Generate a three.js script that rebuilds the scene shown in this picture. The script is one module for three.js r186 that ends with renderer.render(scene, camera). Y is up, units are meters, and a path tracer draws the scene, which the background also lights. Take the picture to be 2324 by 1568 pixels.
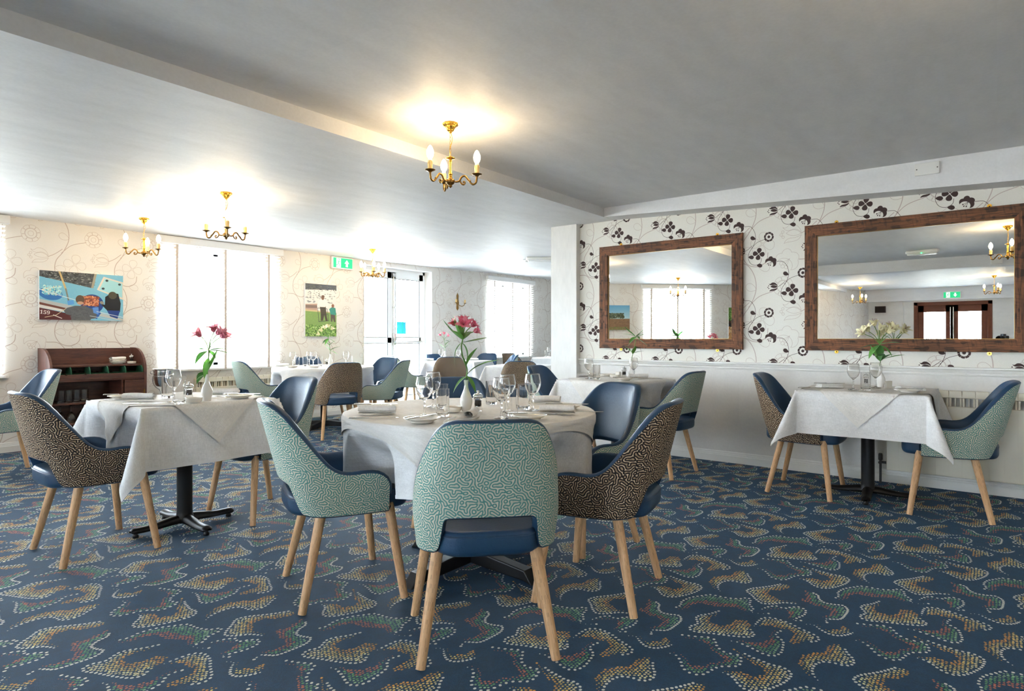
import * as THREE from 'three';
import { RoundedBoxGeometry } from 'three/addons/geometries/RoundedBoxGeometry.js';
import { mergeGeometries, mergeVertices, toCreasedNormals } from 'three/addons/utils/BufferGeometryUtils.js';
import { RectAreaLightUniformsLib } from 'three/addons/lights/RectAreaLightUniformsLib.js';

// ---------------------------------------------------------------- camera, sky, daylight, exposure
const scene = new THREE.Scene();
const EYE = 1.11, FOCAL = 1402, TURN = Math.atan2(1100, FOCAL);       // focal length in pixels of the 2324 x 1568 frame
const camera = new THREE.PerspectiveCamera(2 * Math.atan(784 / FOCAL) * 180 / Math.PI, 2324 / 1568, 0.05, 200);
camera.position.set(0, EYE, 0);
camera.lookAt(Math.cos(TURN), EYE, -Math.sin(TURN));
camera.setViewOffset(2324, 1568, 0, 15.5, 2324, 1568);                // shifted lens: the horizon lies 15.5 px above the middle
const SKY = new THREE.Color().setRGB(0.76, 0.89, 1.0);
scene.background = SKY;
scene.backgroundIntensity = 36.0;
const DAYLIGHT = 4.0, DAY = new THREE.Color().setRGB(0.84, 0.93, 1.0);
const BULB = 0.16;                                                     // candela of one candle bulb
const renderer = new THREE.WebGLRenderer({ antialias: true });
renderer.toneMapping = THREE.LinearToneMapping;
renderer.toneMappingExposure = 1.85;
renderer.shadowMap.enabled = true;
renderer.shadowMap.type = THREE.PCFSoftShadowMap;
RectAreaLightUniformsLib.init();

// ---------------------------------------------------------------- helpers
const V = (x, y, z) => new THREE.Vector3(x, y, z), PI = Math.PI;
const lerp = THREE.MathUtils.lerp, clamp = THREE.MathUtils.clamp, sstep = (x, a, b) => { const t = clamp((x - a) / (b - a), 0, 1); return t * t * (3 - 2 * t); };
function rng(seed) { let s = seed >>> 0; return () => { s = (s + 0x6d2b79f5) >>> 0; let t = Math.imul(s ^ (s >>> 15), 1 | s); t = (t + Math.imul(t ^ (t >>> 7), 61 | t)) ^ t; return ((t ^ (t >>> 14)) >>> 0) / 4294967296; }; }
const hash = (x, y, k = 0) => { let h = Math.imul(x | 0, 374761393) ^ Math.imul(y | 0, 668265263) ^ Math.imul(k | 0, 1274126177); h = Math.imul(h ^ (h >>> 13), 1103515245); return ((h ^ (h >>> 16)) >>> 0) / 4294967296; };
function noise(x, y, px = 1e6, py = 1e6, k = 0) {                    // value noise, periodic
  const ix = Math.floor(x), iy = Math.floor(y), fx = x - ix, fy = y - iy, u = fx * fx * (3 - 2 * fx), v = fy * fy * (3 - 2 * fy), m = (a, p) => ((a % p) + p) % p;
  const a = hash(m(ix, px), m(iy, py), k), b = hash(m(ix + 1, px), m(iy, py), k), c = hash(m(ix, px), m(iy + 1, py), k), d = hash(m(ix + 1, px), m(iy + 1, py), k);
  return lerp(lerp(a, b, u), lerp(c, d, u), v);
}
function dataTex(w, h, fn, srgb = true, repeat = true) {              // fn(x, y) -> [r, g, b] 0..255
  const data = new Uint8Array(w * h * 4);
  for (let y = 0; y < h; y++) for (let x = 0; x < w; x++) { const c = fn(x, y), o = (y * w + x) * 4; data[o] = clamp(c[0], 0, 255); data[o + 1] = clamp(c[1], 0, 255); data[o + 2] = clamp(c[2], 0, 255); data[o + 3] = 255; }
  return finish(new THREE.DataTexture(data, w, h), srgb, repeat);
}
function finish(t, srgb, repeat) {
  t.magFilter = THREE.LinearFilter; t.minFilter = THREE.LinearMipmapLinearFilter; t.generateMipmaps = true;
  if (repeat) t.wrapS = t.wrapT = THREE.RepeatWrapping;
  if (srgb) t.colorSpace = THREE.SRGBColorSpace;
  t.needsUpdate = true;
  return t;
}
function canvasTex(w, h, draw, repeat = false) {
  const c = document.createElement('canvas'); c.width = w; c.height = h; draw(c.getContext('2d'), w, h);
  return finish(new THREE.CanvasTexture(c), true, repeat);
}
function scaled(t, ru, rv, ou = 0, ov = 0, rot = 0) { const k = t.clone(); k.repeat.set(ru, rv); k.offset.set(ou, ov); k.rotation = rot; k.needsUpdate = true; return k; }
const mat = (color, roughness = 0.8, extra = {}) => new THREE.MeshStandardMaterial({ color, roughness, ...extra });
const phys = (color, roughness, extra = {}) => new THREE.MeshPhysicalMaterial({ color, roughness, ...extra });

const taken = new Map();
function numbered(name) { const n = taken.get(name) ?? 0; taken.set(name, n + 1); return n ? name + '_' + String(n).padStart(3, '0') : name; }
function shade(o) { o.castShadow = true; o.receiveShadow = true; return o; }
function part(name, geo, m, parent, pos, rot) {
  const o = shade(new THREE.Mesh(geo, m)); o.name = name; if (pos) o.position.set(...pos); if (rot) o.rotation.set(...rot); parent.add(o); return o;
}
function tag(o, label, category, group) { o.userData.label = label; o.userData.category = category; if (group) o.userData.group = group; return o; }
function thing(name, label, category, pos = [0, 0, 0], turn = 0, group) {
  const o = new THREE.Group(); o.name = numbered(name); o.position.set(...pos); o.rotation.y = turn; scene.add(o); return tag(o, label, category, group);
}
function solo(name, geo, m, label, category, pos = [0, 0, 0], turn = 0, group) {   // a thing that is one mesh
  const o = shade(new THREE.Mesh(geo, m)); o.name = numbered(name); o.position.set(...pos); o.rotation.y = turn; scene.add(o); return tag(o, label, category, group);
}
function struct(name, geo, m, label, category, pos, rot) {
  const o = geo ? shade(new THREE.Mesh(geo, m)) : new THREE.Group(); o.name = name; o.userData.kind = 'structure'; if (label) tag(o, label, category); if (pos) o.position.set(...pos); if (rot) o.rotation.set(...rot); scene.add(o); return o;
}
function dup(src, pos, turn, label, group) {
  const o = src.clone(); o.name = numbered(src.name.replace(/_\d{3}$/, '')); o.position.set(...pos); o.rotation.y = turn; scene.add(o);
  o.userData = { ...src.userData, label: label ?? src.userData.label }; if (group) o.userData.group = group; return o;
}
const at = (g, x, y, z, rx = 0, ry = 0, rz = 0) => { g.applyMatrix4(new THREE.Matrix4().compose(V(x, y, z), new THREE.Quaternion().setFromEuler(new THREE.Euler(rx, ry, rz)), V(1, 1, 1))); return g; };
const rbox = (w, h, d, r = 0.004, s = 2) => new RoundedBoxGeometry(w, h, d, s, Math.min(r, w / 2.01, h / 2.01, d / 2.01));
const box = (w, h, d) => new THREE.BoxGeometry(w, h, d);
const clean = (g) => { for (const k of Object.keys(g.attributes)) if (!['position', 'normal', 'uv'].includes(k)) g.deleteAttribute(k); return g.index ? g.toNonIndexed() : g; };
const merged = (list) => mergeGeometries(list.map(clean));
const lathe = (pts, seg = 32) => new THREE.LatheGeometry(pts.map((p) => new THREE.Vector2(p[0], p[1])), seg);
function smoothLathe(pts, seg = 32, n = 40) { return new THREE.LatheGeometry(new THREE.CatmullRomCurve3(pts.map((p) => V(p[0], p[1], 0)), false, 'centripetal').getPoints(n).map((p) => new THREE.Vector2(Math.max(p.x, 0.00005), p.y)), seg); }
const tube = (pts, r, seg = 24, rad = 8, closed = false) => new THREE.TubeGeometry(new THREE.CatmullRomCurve3(pts.map((p) => V(...p)), closed), seg, r, rad, closed);
function rod(a, b, r0, r1 = r0, seg = 16) {                          // cylinder from a (r0) to b (r1)
  const A = V(...a), B = V(...b), d = B.clone().sub(A), g = new THREE.CylinderGeometry(r1, r0, d.length(), seg, 1);
  g.applyQuaternion(new THREE.Quaternion().setFromUnitVectors(V(0, 1, 0), d.clone().normalize())); g.translate((A.x + B.x) / 2, (A.y + B.y) / 2, (A.z + B.z) / 2); return g;
}
function gridGeo(nu, nv, fn, uvfn, flip = false) {                     // fn(i / nu, j / nv) -> [x, y, z]
  const p = [], uv = [], ix = [];
  for (let j = 0; j <= nv; j++) for (let i = 0; i <= nu; i++) { const q = fn(i / nu, j / nv); p.push(...q); uv.push(...(uvfn ? uvfn(i / nu, j / nv, q) : [i / nu, j / nv])); }
  for (let j = 0; j < nv; j++) for (let i = 0; i < nu; i++) { const a = j * (nu + 1) + i, b = a + 1, c = a + nu + 1, d = c + 1; flip ? ix.push(a, c, b, b, c, d) : ix.push(a, b, c, b, d, c); }
  const g = new THREE.BufferGeometry(); g.setAttribute('position', new THREE.Float32BufferAttribute(p, 3)); g.setAttribute('uv', new THREE.Float32BufferAttribute(uv, 2)); g.setIndex(ix); g.computeVertexNormals(); return g;
}
function boxUV(g, s = 1) {                                             // uv in metres by the dominant normal
  if (g.index) g = g.toNonIndexed();
  g.computeVertexNormals();
  const p = g.attributes.position, n = g.attributes.normal, uv = new Float32Array(p.count * 2);
  for (let i = 0; i < p.count; i++) { const ax = Math.abs(n.getX(i)), ay = Math.abs(n.getY(i)), az = Math.abs(n.getZ(i)); const x = p.getX(i), y = p.getY(i), z = p.getZ(i); const q = ay >= ax && ay >= az ? [x, z] : ax >= az ? [z, y] : [x, y]; uv[2 * i] = q[0] * s; uv[2 * i + 1] = q[1] * s; }
  g.setAttribute('uv', new THREE.BufferAttribute(uv, 2)); return g;
}
function extr(points, depth, bevel = 0) {                              // polygon in xy, extruded along +z
  const s = new THREE.Shape(points.map((p) => new THREE.Vector2(p[0], p[1])));
  return new THREE.ExtrudeGeometry(s, { depth, bevelEnabled: bevel > 0, bevelSize: bevel, bevelThickness: bevel, bevelSegments: 2, steps: 1 });
}
const CX = Math.cos(TURN), SX = Math.sin(TURN);
const seen = (px, depth) => [depth * (CX + SX * (px - 1162) / FOCAL), depth * (-SX + CX * (px - 1162) / FOCAL)];   // bearing of a pixel column at a depth -> [x, z]
const head = (fx, fz) => Math.atan2(fx, fz);

// ---------------------------------------------------------------- textures
// carpet: navy with comma-like figures drawn in rows of tufted dots; half-drop repeat 1.02 x 1.0 m; outlines in millimetres
const FIG = [
['y',[129,-48,75,-71,39,-95,9,-101,-41,-77,-81,-90,-107,-77,-107,-52,-89,-15,-71,31,-51,75,-28,113,0,125,26,107],[92,-36,54,-52,19,-50,0,-28,3,9,33,25,86,34,101,69,68,92]],
['y',[70,103,119,103,168,110,191,139,192,173,183,208,164,246,151,281,135,312,116,323,86,315,70,295],[76,111,98,130,120,166,119,204,121,228,90,239,36,241,14,254,52,276]],
['y',[-158,134,-170,169,-174,201,-180,236,-174,267,-187,296,-206,306,-262,301,-313,283,-340,270,-369,250,-386,221,-373,191,-344,164,-330,137,-332,115],[-151,84,-172,123,-199,163,-216,202,-219,221,-258,229,-293,217,-287,186,-302,150,-324,116]],
['y',[-191,386,-161,364,-125,353,-76,356,-49,372,-36,401,-33,429,-19,447,6,455,41,444,66,426,103,409],[-201,389,-178,354,-139,324,-106,305,-61,302,-25,316,6,343,28,364,89,363,118,387,111,411]],
['y',[211,252,227,280,203,310,184,345,190,374,221,400,256,415],[223,257,238,290,218,322,227,348,259,366,290,368,277,390,262,408]],
['y',[574,74,515,40,477,12,439,-16,400,-26,364,7,328,37,308,66,328,101,370,136,393,184],[581,103,539,111,494,85,463,55,422,61,400,91,391,116,402,150,405,181]],
['g',[39,-206,74,-196,116,-206,177,-193,221,-165,260,-135,267,-97,274,-61,298,-20,325,0,312,16,264,28,228,53,195,54,199,84,230,123],[33,-188,63,-166,117,-159,152,-124,154,-76,178,-38,201,1,186,34,184,61,204,100]],
['g',[102,196,60,187,37,201,20,221,-33,235,-80,239,-113,225,-122,205,-117,180,-104,145,-96,114,-93,80,-108,65],[80,169,37,172,-4,176,-46,164,-58,135,-70,106,-87,70]],
['g',[-169,-98,-156,-67,-141,-34,-122,-2,-126,21,-163,42,-191,73,-191,105,-185,131,-247,151,-267,142,-293,109,-318,94,-348,86,-382,76,-399,55,-398,27,-380,4,-343,-20,-318,-51,-324,-78],[-178,-67,-168,-32,-172,4,-205,41,-230,74,-237,97,-269,92,-298,67,-340,44,-339,15,-315,-15,-303,-45,-314,-78]],
['g',[243,80,291,98,317,122,312,150,343,173,364,199,349,224,301,231,260,219,220,208,245,244],[238,90,281,123,295,159,273,178,227,185,222,203]],
['g',[557,205,540,231,505,243,476,271,481,305,492,337,462,359,403,361,344,351,325,326,311,308,281,318],[562,172,494,192,441,190,426,225,422,265,419,295,378,312,333,295,289,296]]
];
const carpetTex = (() => {
  const N = 2048, W = 1.02, H = 1.0, c = document.createElement('canvas'); c.width = c.height = N; const g = c.getContext('2d'), R = rng(7);
  g.fillStyle = '#0d3554'; g.fillRect(0, 0, N, N);
  const img = g.getImageData(0, 0, N, N), D = img.data;
  for (let y = 0; y < N; y++) for (let x = 0; x < N; x++) { const o = (y * N + x) * 4, n = 0.74 + 0.26 * hash(x >> 1, y >> 1) + 0.24 * noise(x / 9, y / 9, N / 9 | 0, N / 9 | 0, 3) + 0.12 * noise(x / 60, y / 60, 34, 34, 4); D[o] *= n; D[o + 1] *= n; D[o + 2] *= n; }
  g.putImageData(img, 0, 0);
  const dense = (L) => { const P = L.map((p) => V(p[0], p[1], 0)); return new THREE.CatmullRomCurve3(P, false, 'centripetal').getSpacedPoints(60).map((p) => [p.x, p.y]); };
  const dist = (L, x, y) => { let m = 1e9; for (const q of L) { const d = (q[0] - x) ** 2 + (q[1] - y) ** 2; if (d < m) m = d; } return Math.sqrt(m); };
  const inside = (P, x, y) => { let k = false; for (let i = 0, j = P.length - 1; i < P.length; j = i++) if ((P[i][1] > y) !== (P[j][1] > y) && x < (P[j][0] - P[i][0]) * (y - P[i][1]) / (P[j][1] - P[i][1]) + P[i][0]) k = !k; return k; };
  const dots = [];
  for (const [kind, a, b] of FIG) {
    const pair = (l) => l.reduce((q, v, i) => (i % 2 ? q[q.length - 1].push(v) : q.push([v]), q), []);
    const out = dense(pair(a)), inn = dense(pair(b)), poly = [...out, ...inn.slice().reverse()];
    let acc = 9;
    out.forEach((p, i) => { if (i) acc += Math.hypot(p[0] - out[i - 1][0], p[1] - out[i - 1][1]); if (acc >= 14) { acc = 0; const wide = clamp(dist(inn, p[0], p[1]) / 22, 0.34, 1); dots.push([p[0], p[1], 5.5 * wide, [242, 240, 230]]); } });
    const xs = poly.map((p) => p[0]), ys = poly.map((p) => p[1]);
    let row = 0;
    for (let y = Math.min(...ys) - 4; y < Math.max(...ys) + 4; y += 11.4, row++) for (let x = Math.min(...xs) - 4 + (row % 2) * 6.9; x < Math.max(...xs) + 4; x += 13.8) {
      const X = x + (R() - 0.5) * 4.2, Y = y + (R() - 0.5) * 3.6, dO = dist(out, X, Y), dI = dist(inn, X, Y);
      if (!inside(poly, X, Y) || dO < 10) continue;
      const t = dO / (dO + dI), wide = clamp((dO + dI) / 40, 0.45, 1), j = 0.86 + 0.28 * R();
      const col = kind === 'y' ? (t < 0.34 ? [242, 228, 178] : t < 0.7 ? [240, 208, 124] : [226, 160, 72]) : (t < 0.3 ? [150, 190, 146] : t < 0.58 ? [104, 164, 106] : [198, 112, 84]);
      dots.push([X, Y, (3.7 + 1.5 * R()) * wide, col.map((v) => v * j)]);
    }
  }
  const s = N / 1020, sy = N / 1000;
  for (const [ox, oy] of [[0, 0], [510, 500]]) for (const kx of [-1, 0, 1]) for (const ky of [-1, 0, 1]) for (const [x, y, r, col] of dots) {
    const X = (x + ox + kx * 1020) * s, Y = (y + oy + ky * 1000) * sy;
    if (X < -20 || Y < -20 || X > N + 20 || Y > N + 20) continue;
    g.fillStyle = `rgb(${col.map((v) => v | 0)})`; g.beginPath(); g.ellipse(X, Y, r * s * 1.12, r * s * 0.92, (hash(x, y) - 0.5) * 1.5, 0, 2 * PI); g.fill();
  }
  const t = new THREE.CanvasTexture(c); t.flipY = false; return finish(t, true, true);   // v grows with +z
})();
const pileTex = dataTex(256, 256, (x, y) => { const n = 255 * (0.6 * hash(x, y, 5) + 0.4 * noise(x / 3, y / 3, 85, 85, 6)); return [n, n, n]; }, false);

// upholstery: meandering lines; a stripe-forming field is relaxed on a periodic cell and cut into tones
const meanderField = (() => {
  const w = 96, h = 124, R = rng(29), q2 = (2 * PI / 11.8) ** 2; let u = new Float32Array(w * h).map(() => (R() - 0.5) * 0.6), v = new Float32Array(w * h), a = new Float32Array(w * h);
  const lap = (s, d) => { for (let y = 0; y < h; y++) { const y0 = y * w, yu = ((y + h - 1) % h) * w, yd = ((y + 1) % h) * w; for (let x = 0; x < w; x++) { const l = x ? x - 1 : w - 1, r = x === w - 1 ? 0 : x + 1; d[y0 + x] = s[y0 + l] + s[y0 + r] + s[yu + x] + s[yd + x] - 4 * s[y0 + x]; } } };
  for (let k = 0; k < 2600; k++) {
    lap(u, v); for (let i = 0; i < w * h; i++) v[i] += q2 * u[i];
    lap(v, a); for (let i = 0; i < w * h; i++) u[i] += 0.026 * (0.2 * u[i] - (a[i] + q2 * v[i]) - 0.2 * u[i] * u[i] * u[i]);
  }
  let m = 0; for (const x of u) m += x * x; m = 1.42 * Math.sqrt(m / u.length);
  const cub = (p, q, r, s, t) => q + 0.5 * t * (r - p + t * (2 * p - 5 * q + 4 * r - s + t * (3 * (q - r) + s - p))), at2 = (i, j) => u[((j + h) % h) * w + ((i + w) % w)] / m;
  return (fx0, fy0) => { const X = fx0 * w, Y2 = fy0 * h, i = Math.floor(X), j = Math.floor(Y2), fx = X - i, fy = Y2 - j, row = (k) => cub(at2(i - 1, k), at2(i, k), at2(i + 1, k), at2(i + 2, k), fx); return cub(row(j - 1), row(j), row(j + 1), row(j + 2), fy); };
})();
function meander(line, dark, ground, hi, lo) {
  const N = 900, H = 1164;
  return dataTex(N, H, (x, y) => {
    const e = meanderField(x / N, y / H) + (hash(x >> 1, y >> 1, 3) - 0.5) * 0.12, hair = noise(x / 3.6, y / 3.6, 250, 323, 9);
    const c = e > hi ? line : e > -0.5 ? dark : e < lo + 0.4 * (hair - 0.5) ? ground : hair > 0.4 ? dark : ground, k = 0.9 + 0.2 * hash(x, y, 2);
    return [c[0] * k, c[1] * k, c[2] * k];
  });
}
const fabricTeal = meander([214, 207, 190], [88, 144, 138], [204, 199, 182], 0.7, -0.84);
const fabricDark = meander([216, 192, 160], [32, 27, 29], [180, 152, 122], 0.84, -0.95);

// wallpaper unit: one spray of clover, tulip, rosette and bell on a curling stem; lengths in clover-widths of the print, y down
function spray(g, k, filled, ink) {
  g.save(); g.scale(k, k); g.lineCap = 'round'; g.strokeStyle = ink; g.fillStyle = ink;
  const lw = (w) => { g.lineWidth = w / (filled ? 1 : 2); };
  const curve = (P, w) => { const C = new THREE.CatmullRomCurve3(P.map((p) => V(p[0], p[1], 0)), false, 'centripetal').getPoints(48); lw(w); g.beginPath(); C.forEach((p, i) => (i ? g.lineTo(p.x, p.y) : g.moveTo(p.x, p.y))); g.stroke(); };
  const body = (w = 2.6) => { lw(w); if (filled) g.fill(); else g.stroke(); };
  curve([[-138, -270], [-80, -264], [-40, -212], [-30, -140], [-56, -70], [-92, -16], [-97, 44], [-68, 92], [-18, 103], [20, 78], [26, 42]], filled ? 3.2 : 7);
  curve([[-66, -60], [-18, -106], [56, -132]], filled ? 3 : 6);
  curve([[-130, -34], [-98, -52], [-62, -82]], filled ? 3 : 6);
  for (let i = 0; i < 4; i++) { g.save(); g.rotate(i * PI / 2 + 0.17); g.beginPath(); g.moveTo(0, -4); g.bezierCurveTo(-34, -30, -24, -56, 0, -56); g.bezierCurveTo(24, -56, 34, -30, 0, -4); body(); g.restore(); }   // clover
  const leaf = (x, y, r, s = 1) => { g.save(); g.translate(x, y); g.rotate(r); g.scale(s, 1); g.beginPath(); g.moveTo(0, 0); g.bezierCurveTo(4, -22, 20, -38, 40, -30); g.bezierCurveTo(56, -22, 50, 2, 26, 4); g.bezierCurveTo(14, 6, 6, 4, 0, 0); body(); g.restore(); };
  leaf(-30, -140, PI + 0.9); leaf(-98, 22, 0.62); leaf(-18, 103, 0.7);
  g.save(); g.translate(95, -151);                                     // rosette
  for (let i = 0; i < 8; i++) { g.save(); g.rotate(i * PI / 4 + 0.2); g.beginPath(); g.moveTo(-11, -26); g.lineTo(-15, -42); g.quadraticCurveTo(0, -49, 15, -42); g.lineTo(11, -26); g.quadraticCurveTo(0, -31, -11, -26); g.closePath(); body(); g.restore(); }
  g.beginPath(); g.arc(0, 0, 13, 0, 2 * PI); body(); if (!filled) { g.beginPath(); g.arc(0, 0, 26, 0, 2 * PI); body(); } g.restore();
  g.save(); g.translate(-130, -34); g.rotate(0.12);                    // tulip, opening to the left
  g.beginPath(); g.moveTo(0, 0); g.bezierCurveTo(-20, -20, -46, -20, -66, 2); g.bezierCurveTo(-44, 16, -20, 14, 0, 0); body();
  g.beginPath(); g.moveTo(0, -4); g.bezierCurveTo(-8, -40, -50, -46, -62, -30); g.bezierCurveTo(-68, -22, -74, -20, -84, -24); g.bezierCurveTo(-70, -6, -56, -10, -40, -16); g.bezierCurveTo(-24, -22, -10, -14, 0, -4); body();
  g.beginPath(); g.moveTo(2, 6); g.bezierCurveTo(-4, 44, -44, 34, -70, 48); g.bezierCurveTo(-64, 26, -50, 24, -36, 22); g.bezierCurveTo(-20, 20, -8, 14, 2, 6); body();
  for (const [x, y] of [[-82, -4], [-88, 10], [-78, 20]]) { g.beginPath(); g.arc(x, y, filled ? 4.5 : 6, 0, 2 * PI); body(); } g.restore();
  g.save(); g.translate(117, 84);                                      // bell
  g.beginPath(); g.moveTo(-52, 8); g.bezierCurveTo(-62, -18, -48, -38, -26, -34); g.bezierCurveTo(-22, -58, 12, -60, 16, -36); g.bezierCurveTo(44, -38, 56, -16, 44, 2); g.bezierCurveTo(50, 22, 40, 46, 12, 44); g.bezierCurveTo(24, 34, 22, 10, 4, -4); g.bezierCurveTo(-14, -16, -40, -14, -52, 8); body();
  for (const [x, y] of [[-30, 12], [-24, 26], [-8, 30]]) { lw(2.4); g.beginPath(); g.moveTo(8, -8); g.lineTo(x * 0.8, y * 0.8); g.stroke(); g.beginPath(); g.arc(x, y, filled ? 5 : 8, 0, 2 * PI); body(); }
  g.restore(); g.restore();
}
const PAPER_W = 0.545, PAPER_H = 0.655;
function paperTex(dark, ground, lineInk) {
  return canvasTex(1024, 1232, (g, w, h) => {
    g.fillStyle = ground; g.fillRect(0, 0, w, h);
    const img = g.getImageData(0, 0, w, h), D = img.data;
    for (let y = 0; y < h; y++) for (let x = 0; x < w; x++) { const o = (y * w + x) * 4, n = 0.968 + 0.022 * hash(x >> 1, y >> 3, 1) + 0.022 * hash(x >> 3, y >> 1, 2); D[o] *= n; D[o + 1] *= n; D[o + 2] *= n; }
    g.putImageData(img, 0, 0);
    const k = w / 610, ky = h / 704;
    const draw = (x, y, s, filled, ink) => { for (const i of [-2, -1, 0, 1, 2]) for (const j of [-2, -1, 0, 1, 2]) { g.save(); g.translate(x + i * w, y + j * h); g.scale(1, ky / k); spray(g, s, filled, ink); g.restore(); } };
    draw(0.3 * w + 35 * k, 0.5 * h - 88 * ky, 2 * k, false, lineInk);
    if (dark) { draw(0.3 * w, 0.5 * h, k, true, '#43312f'); draw(0.8 * w, h, k, true, '#43312f'); }
  }, true);
}
const paperDark = paperTex(true, '#efece3', '#c6b6ae'), paperPale = paperTex(false, '#f0ece6', '#c3b1a8');

function woodTex(w, h, a, b, c, ring, seed) {                          // grain runs along u
  return dataTex(w, h, (x, y) => {
    const n = noise(x / 90, y / 5, w / 90 | 0 || 1, h / 5 | 0, seed), f = noise(x / 30, y / 1.6, w / 30 | 0 || 1, h / 1.6 | 0, seed + 1), p = hash(x >> 4, y, seed + 2) > 0.93 ? 1 : 0, t = clamp(n * ring + f * (1 - ring), 0, 1);
    const q = t < 0.5 ? 0 : 1, s = t < 0.5 ? t * 2 : t * 2 - 1, A = q ? b : a, B = q ? c : b; return [0, 1, 2].map((i) => lerp(A[i], B[i], s) * (1 - 0.18 * p));
  });
}
const beechTex = woodTex(512, 256, [196, 150, 104], [216, 172, 126], [230, 191, 148], 0.6, 21);
const mahoganyTex = woodTex(512, 256, [58, 31, 24], [84, 47, 36], [110, 66, 50], 0.55, 33);
const reclaimedTex = dataTex(1024, 256, (x, y) => {
  const n = noise(x / 120, y / 7, 8, 36, 41), f = noise(x / 40, y / 1.6, 25, 160, 42), saw = noise(x / 7 + y * 0.03, y / 90, 146, 2, 43), blot = noise(x / 34, y / 22, 30, 11, 44), crack = noise(x / 60, y / 2.2, 17, 116, 45);
  const t = clamp(0.3 + 0.55 * n + 0.3 * (f - 0.5) - 0.16 * sstep(saw, 0.7, 0.9) - 0.3 * sstep(blot, 0.66, 0.8), 0.02, 1) * (crack > 0.84 ? 0.5 : 1); return [42 + 118 * t, 27 + 74 * t, 18 + 46 * t];
});
const linenTex = dataTex(256, 256, (x, y) => { const n = 236 + 14 * hash(x >> 1, y >> 4, 51) + 12 * hash(x >> 4, y >> 1, 52) - 8 * noise(x / 40, y / 40, 6, 6, 53); return [n, n, n]; });
const linenBump = dataTex(256, 256, (x, y) => { const n = 100 + 70 * noise(x / 18, y / 30, 14, 8, 54) + 60 * noise(x / 60, y / 40, 4, 6, 55) + 20 * hash(x, y >> 2, 56); return [n, n, n]; }, false);
const plasterTex = dataTex(512, 512, (x, y) => { const n = 243 + 5 * noise(x / 3, y / 3, 170, 170, 61) + 7 * noise(x / 90, y / 26, 5, 19, 62) - 5 * noise(x / 30, y / 12, 17, 42, 63); return [n, n, n]; });
const brushTex = dataTex(512, 512, (x, y) => { const n = 90 + 80 * noise(x / 120, y / 5, 4, 102, 64) + 60 * noise(x / 40, y / 12, 12, 42, 65); return [n, n, n]; }, false);
const leatherBump = dataTex(256, 256, (x, y) => { const n = 255 * (0.5 * noise(x / 3.5, y / 3.5, 73, 73, 71) + 0.5 * noise(x / 8, y / 8, 32, 32, 72)); return [n, n, n]; }, false);
const marbleStone = dataTex(256, 256, (x, y) => { const n = 0.8 + 0.3 * noise(x / 30, y / 30, 8, 8, 81) + 0.12 * hash(x, y, 82); return [226 * n, 220 * n, 206 * n]; });

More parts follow.
